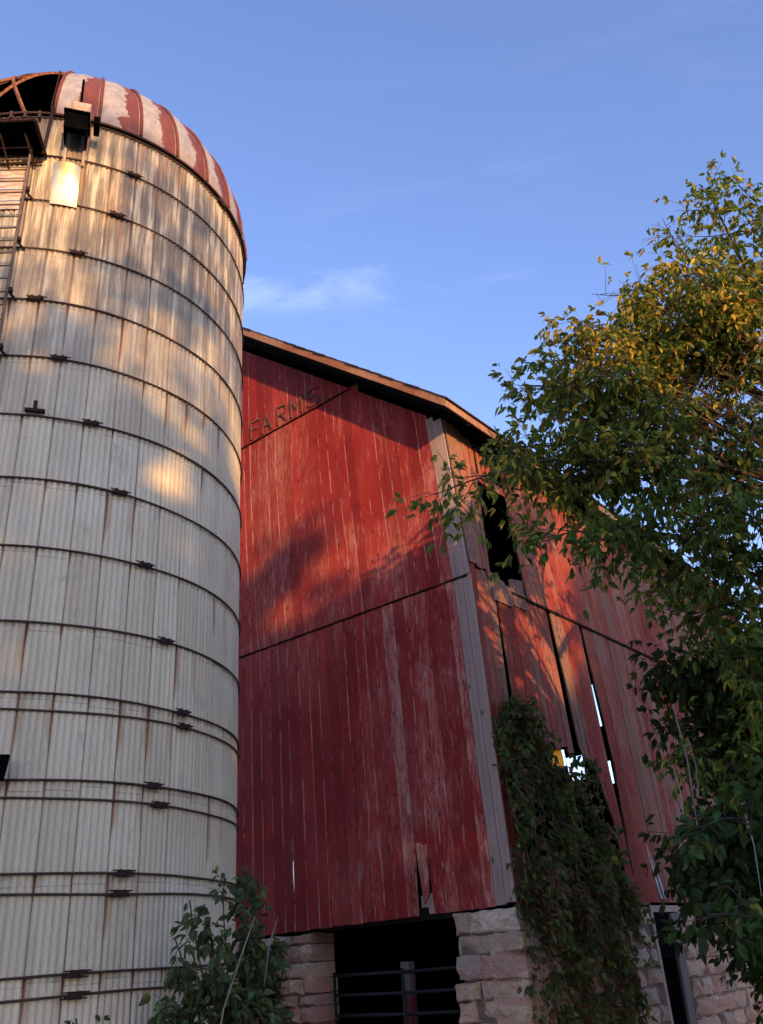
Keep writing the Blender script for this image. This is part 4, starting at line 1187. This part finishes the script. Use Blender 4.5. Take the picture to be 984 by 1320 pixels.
for k in range(90):
    s_ = r.uniform(1.9, 2.75); z_ = 4.12 - r.random() ** 1.5 * .5
    pp.append(W(-.06 - .08 * r.random(), s_, z_)); dd.append(Vector((0, 0, -.8)) + Vector(r.normal(size=3) * .5)); cc_.append((.08, .10, .035))
for k in range(75):
    e = r.integers(0, len(PL)); a_, b_ = PL[e], PL[(e + 1) % len(PL)]
    if b_[1] < .5 and a_[1] < .5: continue
    t_ = r.random(); s_, z_ = a_ + (b_ - a_) * t_
    d_s, d_z = r.normal(0, .16), r.uniform(-.30, .14)
    q0 = W(-.05, s_, z_); q1 = W(-.18 - .2 * r.random(), s_ + d_s, z_ + d_z)
    sprigs.append((q0, q1))
    for l in range(16):
        f_ = r.random(); pp.append(q0.lerp(q1, f_) + Vector(r.normal(0, .02, 3))); dd.append(Vector((0, 0, -.6)) + Vector(r.normal(size=3) * .7))
        cc_.append([(.075, .10, .036), (.13, .17, .05), (.19, .085, .06)][r.integers(0, 3)])
pp = np.array(pp); dd = np.array(dd); cc_ = np.array(cc_) * np.exp(r.normal(0, .22, (len(pp), 1)))
V, F, C = leaves(pp, dd, r.uniform(.045, .125, len(pp)), r.uniform(.035, .09, len(pp)), cc_ * np.array([1.15, 1.2, 1.1]), seed=92)
npmesh('foliage', V, F, M_LEAF, vine, C)
m = MB()
for k in range(26):
    s_ = r.uniform(.1, 2.9); top = min(4.4, 4.8 - .65 * max(0, s_ - 1.0))
    pts = [W(-.05, s_ + .12 * math.sin(z * 1.7 + k), z) for z in np.linspace(.1, top * r.uniform(.75, 1.0), 9)]
    m.tube(pts, list(np.linspace(.012, .004, 9)), 5)
for k in range(26):   # bare dry tendrils fringing the right edge
    s_ = r.uniform(2.55, 3.1); z_ = r.uniform(2.4, 3.7) - (s_ - 2.6) * 1.0
    p0 = W(-.08, s_ - .1, z_); p1 = W(-.14, s_ + r.uniform(.0, .25), z_ - r.uniform(-.1, .2)); p2 = W(-.10, s_ + r.uniform(.1, .3), z_ - r.uniform(.25, .55))
    m.tube([p0, p1, p2], [.004, .003, .002], 4)
m.build('stem', M_STEM, vine)
# pale dead hanging stems in front of the shade tree
m = MB()
for (x, y, z, l) in ((2.62, 8.3, 3.6, 1.1), (2.72, 8.4, 3.3, .55), (2.5, 8.3, 3.0, .5), (3.0, 8.2, 2.7, .8), (2.85, 8.5, 4.9, .5)):
    m = MB(); m.tube([(x, y, z), (x + .02, y, z - l * .5), (x - .02, y, z - l)], [.008, .007, .004], 5); m.build('dead_twig', M_STEM, elder)

# ------------------------------------------------------------------ sun-side trees behind the viewer: their crowns shade the lower walls
S2 = np.array([sdir.x, sdir.y]); S2 /= np.linalg.norm(S2); Pp = np.array([-S2[1], S2[0]])
if Pp[0] < 0: Pp = -Pp
TE = math.tan(SUN_EL); DW = 24.0
LITPTS = []   # (point, radius) that stay in sun
def lit(phi, z, rad_): LITPTS.append((np.array(sp_(phi, SR, z)), rad_))
for a in ((17, 10.2, .8), (8, 9.6, .5), (22, 9.6, .6), (30, 9.5, .5), (12, 8.9, .6), (24, 8.9, .45), (42, 8.7, .42), (52, 8.3, .40), (44, 8.0, .34), (50, 7.6, .38), (36, 7.5, .22), (58, 7.0, .32),
          (55, 6.5, .34), (62, 6.2, .25), (0, 7.9, .22), (2, 6.6, .16), (66, 5.6, .2), (55, 5.8, .15), (46, 5.0, .12), (62, 8.0, .3), (15, 8.2, .2), (70, 7.2, .2)):
    lit(*a)
for (g_, z_, q) in ((.6, 8.2, .45), (1.2, 8.0, .45), (1.8, 7.9, .4), (.5, 8.8, .5), (2.6, 7.5, .30), (3.3, 7.0, .26), (3.6, 6.75, .22), (1.3, 8.8, .5), (2.4, 8.9, .35), (3.4, 9.0, .35), (4.3, 11.0, .3), (2.9, 6.9, .2), (1.0, 7.5, .25), (4.0, 6.7, .15)):
    LITPTS.append((np.array(W(g_, 0, z_)), q))
for (s_, z_, q) in ((.3, 8.6, .5), (.4, 8.0, .4), (.6, 6.1, .28), (.9, 5.8, .30), (1.2, 5.5, .25), (1.5, 5.8, .25), (.7, 5.2, .2), (1.9, 6.0, .2), (1.3, 5.0, .15), (3.0, 5.8, .15), (2.6, 6.9, .15), (2.0, 7.2, .2), (1.0, 8.6, .3), (.3, 5.5, .18), (1.8, 7.7, .2)):
    LITPTS.append((np.array(W(0, s_, z_)), q))
def topline(pc):   # world height of the dense shadow edge at the barn/silo, in perpendicular coordinate
    return float(np.interp(pc, [-12, -2.5, .5, 2.6, 4, 5, 5.7, 6.4, 8.2, 9.3, 12, 22], [9.2, 8.1, 7.6, 6.8, 7.3, 6.8, 5.6, 4.9, 4.7, 8.0, 9.6, 9.6]))
rc = np.random.default_rng(101)
cast_specs = [(-7.5, 0.0), (-1.5, 1.5), (4.5, -.5), (10.5, 1.0), (17.0, 0.0)]
for ci, (pc0, dw0) in enumerate(cast_specs):
    base = S2 * (DW + dw0) + Pp * pc0
    desc = ['broad leafy tree behind the viewer, farthest left of its row', 'leafy tree behind the viewer, second from left of its row', 'middle leafy tree of the row behind the viewer',
            'leafy tree behind the viewer, second from right of its row', 'broad leafy tree behind the viewer, farthest right of its row'][ci]
    tr_ = thing('field_tree', desc, 'tree', (base[0], base[1], 0), group='sunward trees behind the viewer')
    n = 15000
    pc = pc0 + rc.uniform(-3.9, 3.9, n); ww = DW + dw0 + rc.uniform(-1.6, 1.6, n)
    # top for each leaf: projected shadow line + drop
    tl = np.array([topline(a) for a in pc]) + (ww + 9.5) * TE
    h = rc.random(n)
    z = 2.0 + h * (tl + 2.6 - 2.0)
    P = np.stack([S2[0] * ww + Pp[0] * pc, S2[1] * ww + Pp[1] * pc, z], 1)
    over = np.clip((z - tl) / np.where((pc > 4.8) & (pc < 9), .9, 2.4), 0, 2)
    # clumpy crown: above the dense part only clumps survive
    cn = np.array([mnoise.noise(Vector((p[0] * .75, p[1] * .75, p[2] * .8))) for p in P])
    keep = (over <= 0) | (cn > -.05 + .55 * over)
    sd = np.array(sdir)
    lot = rc.random(len(P))
    for (lp, rad_) in LITPTS + DAPPLE:
        v = P - lp; tt = v @ sd; dist = np.linalg.norm(v - tt[:, None] * sd, axis=1)
        on_silo = (lp[0] + 4.3) ** 2 + (lp[1] - 9.92) ** 2 < 6.3
        if on_silo and rad_ < .75: keep &= (dist > rad_ * 1.1) | (lot < .06)
        else: keep &= dist > rad_
    P = P[keep]
    # loose outer sprays above the dense crown, thinning the light
    k2 = 2800; pc = pc0 + rc.uniform(-3.9, 3.9, k2); ww = DW + dw0 + rc.uniform(-1.6, 1.6, k2)
    pc = pc[(pc < 3.4)]; ww = ww[:len(pc)]
    z = np.array([topline(a) for a in pc]) + (ww + 9.5) * TE + rc.uniform(-.5, 4.0, len(pc))
    Q = np.stack([S2[0] * ww + Pp[0] * pc, S2[1] * ww + Pp[1] * pc, z], 1)
    v = Q - LITPTS[0][0]; tt = v @ sd; Q = Q[np.linalg.norm(v - tt[:, None] * sd, axis=1) > .7]
    nbig = len(P); P = np.concatenate([P, Q])
    D = rc.normal(size=P.shape)
    sc_ = np.where(np.arange(len(P)) < nbig, 1.0, .42)
    V, F, C = leaves(P, D, rc.uniform(.30, .50, len(P)) * sc_, rc.uniform(.22, .36, len(P)) * sc_, palette(len(P), rc, [(4, GREEN, 0), (2, LGREEN, 0)]), seed=200 + ci)
    npmesh('crown', V, F, M_LEAF, tr_, C)
    m = MB(); m.tube([(base[0], base[1], -.2), (base[0] + .1, base[1], 3), (base[0], base[1] + .1, 7)], [.35, .28, .12], 10)
    for k in range(7):
        a = k * .9; zz = 2.6 + .6 * k
        m.tube([(base[0], base[1], zz), (base[0] + 1.6 * math.cos(a), base[1] + 1.0 * math.sin(a), zz + 1.4)], [.10, .03], 6)
    m.build('trunk', M_BARK, tr_, smooth=True)
print('elder leaves', n_el)
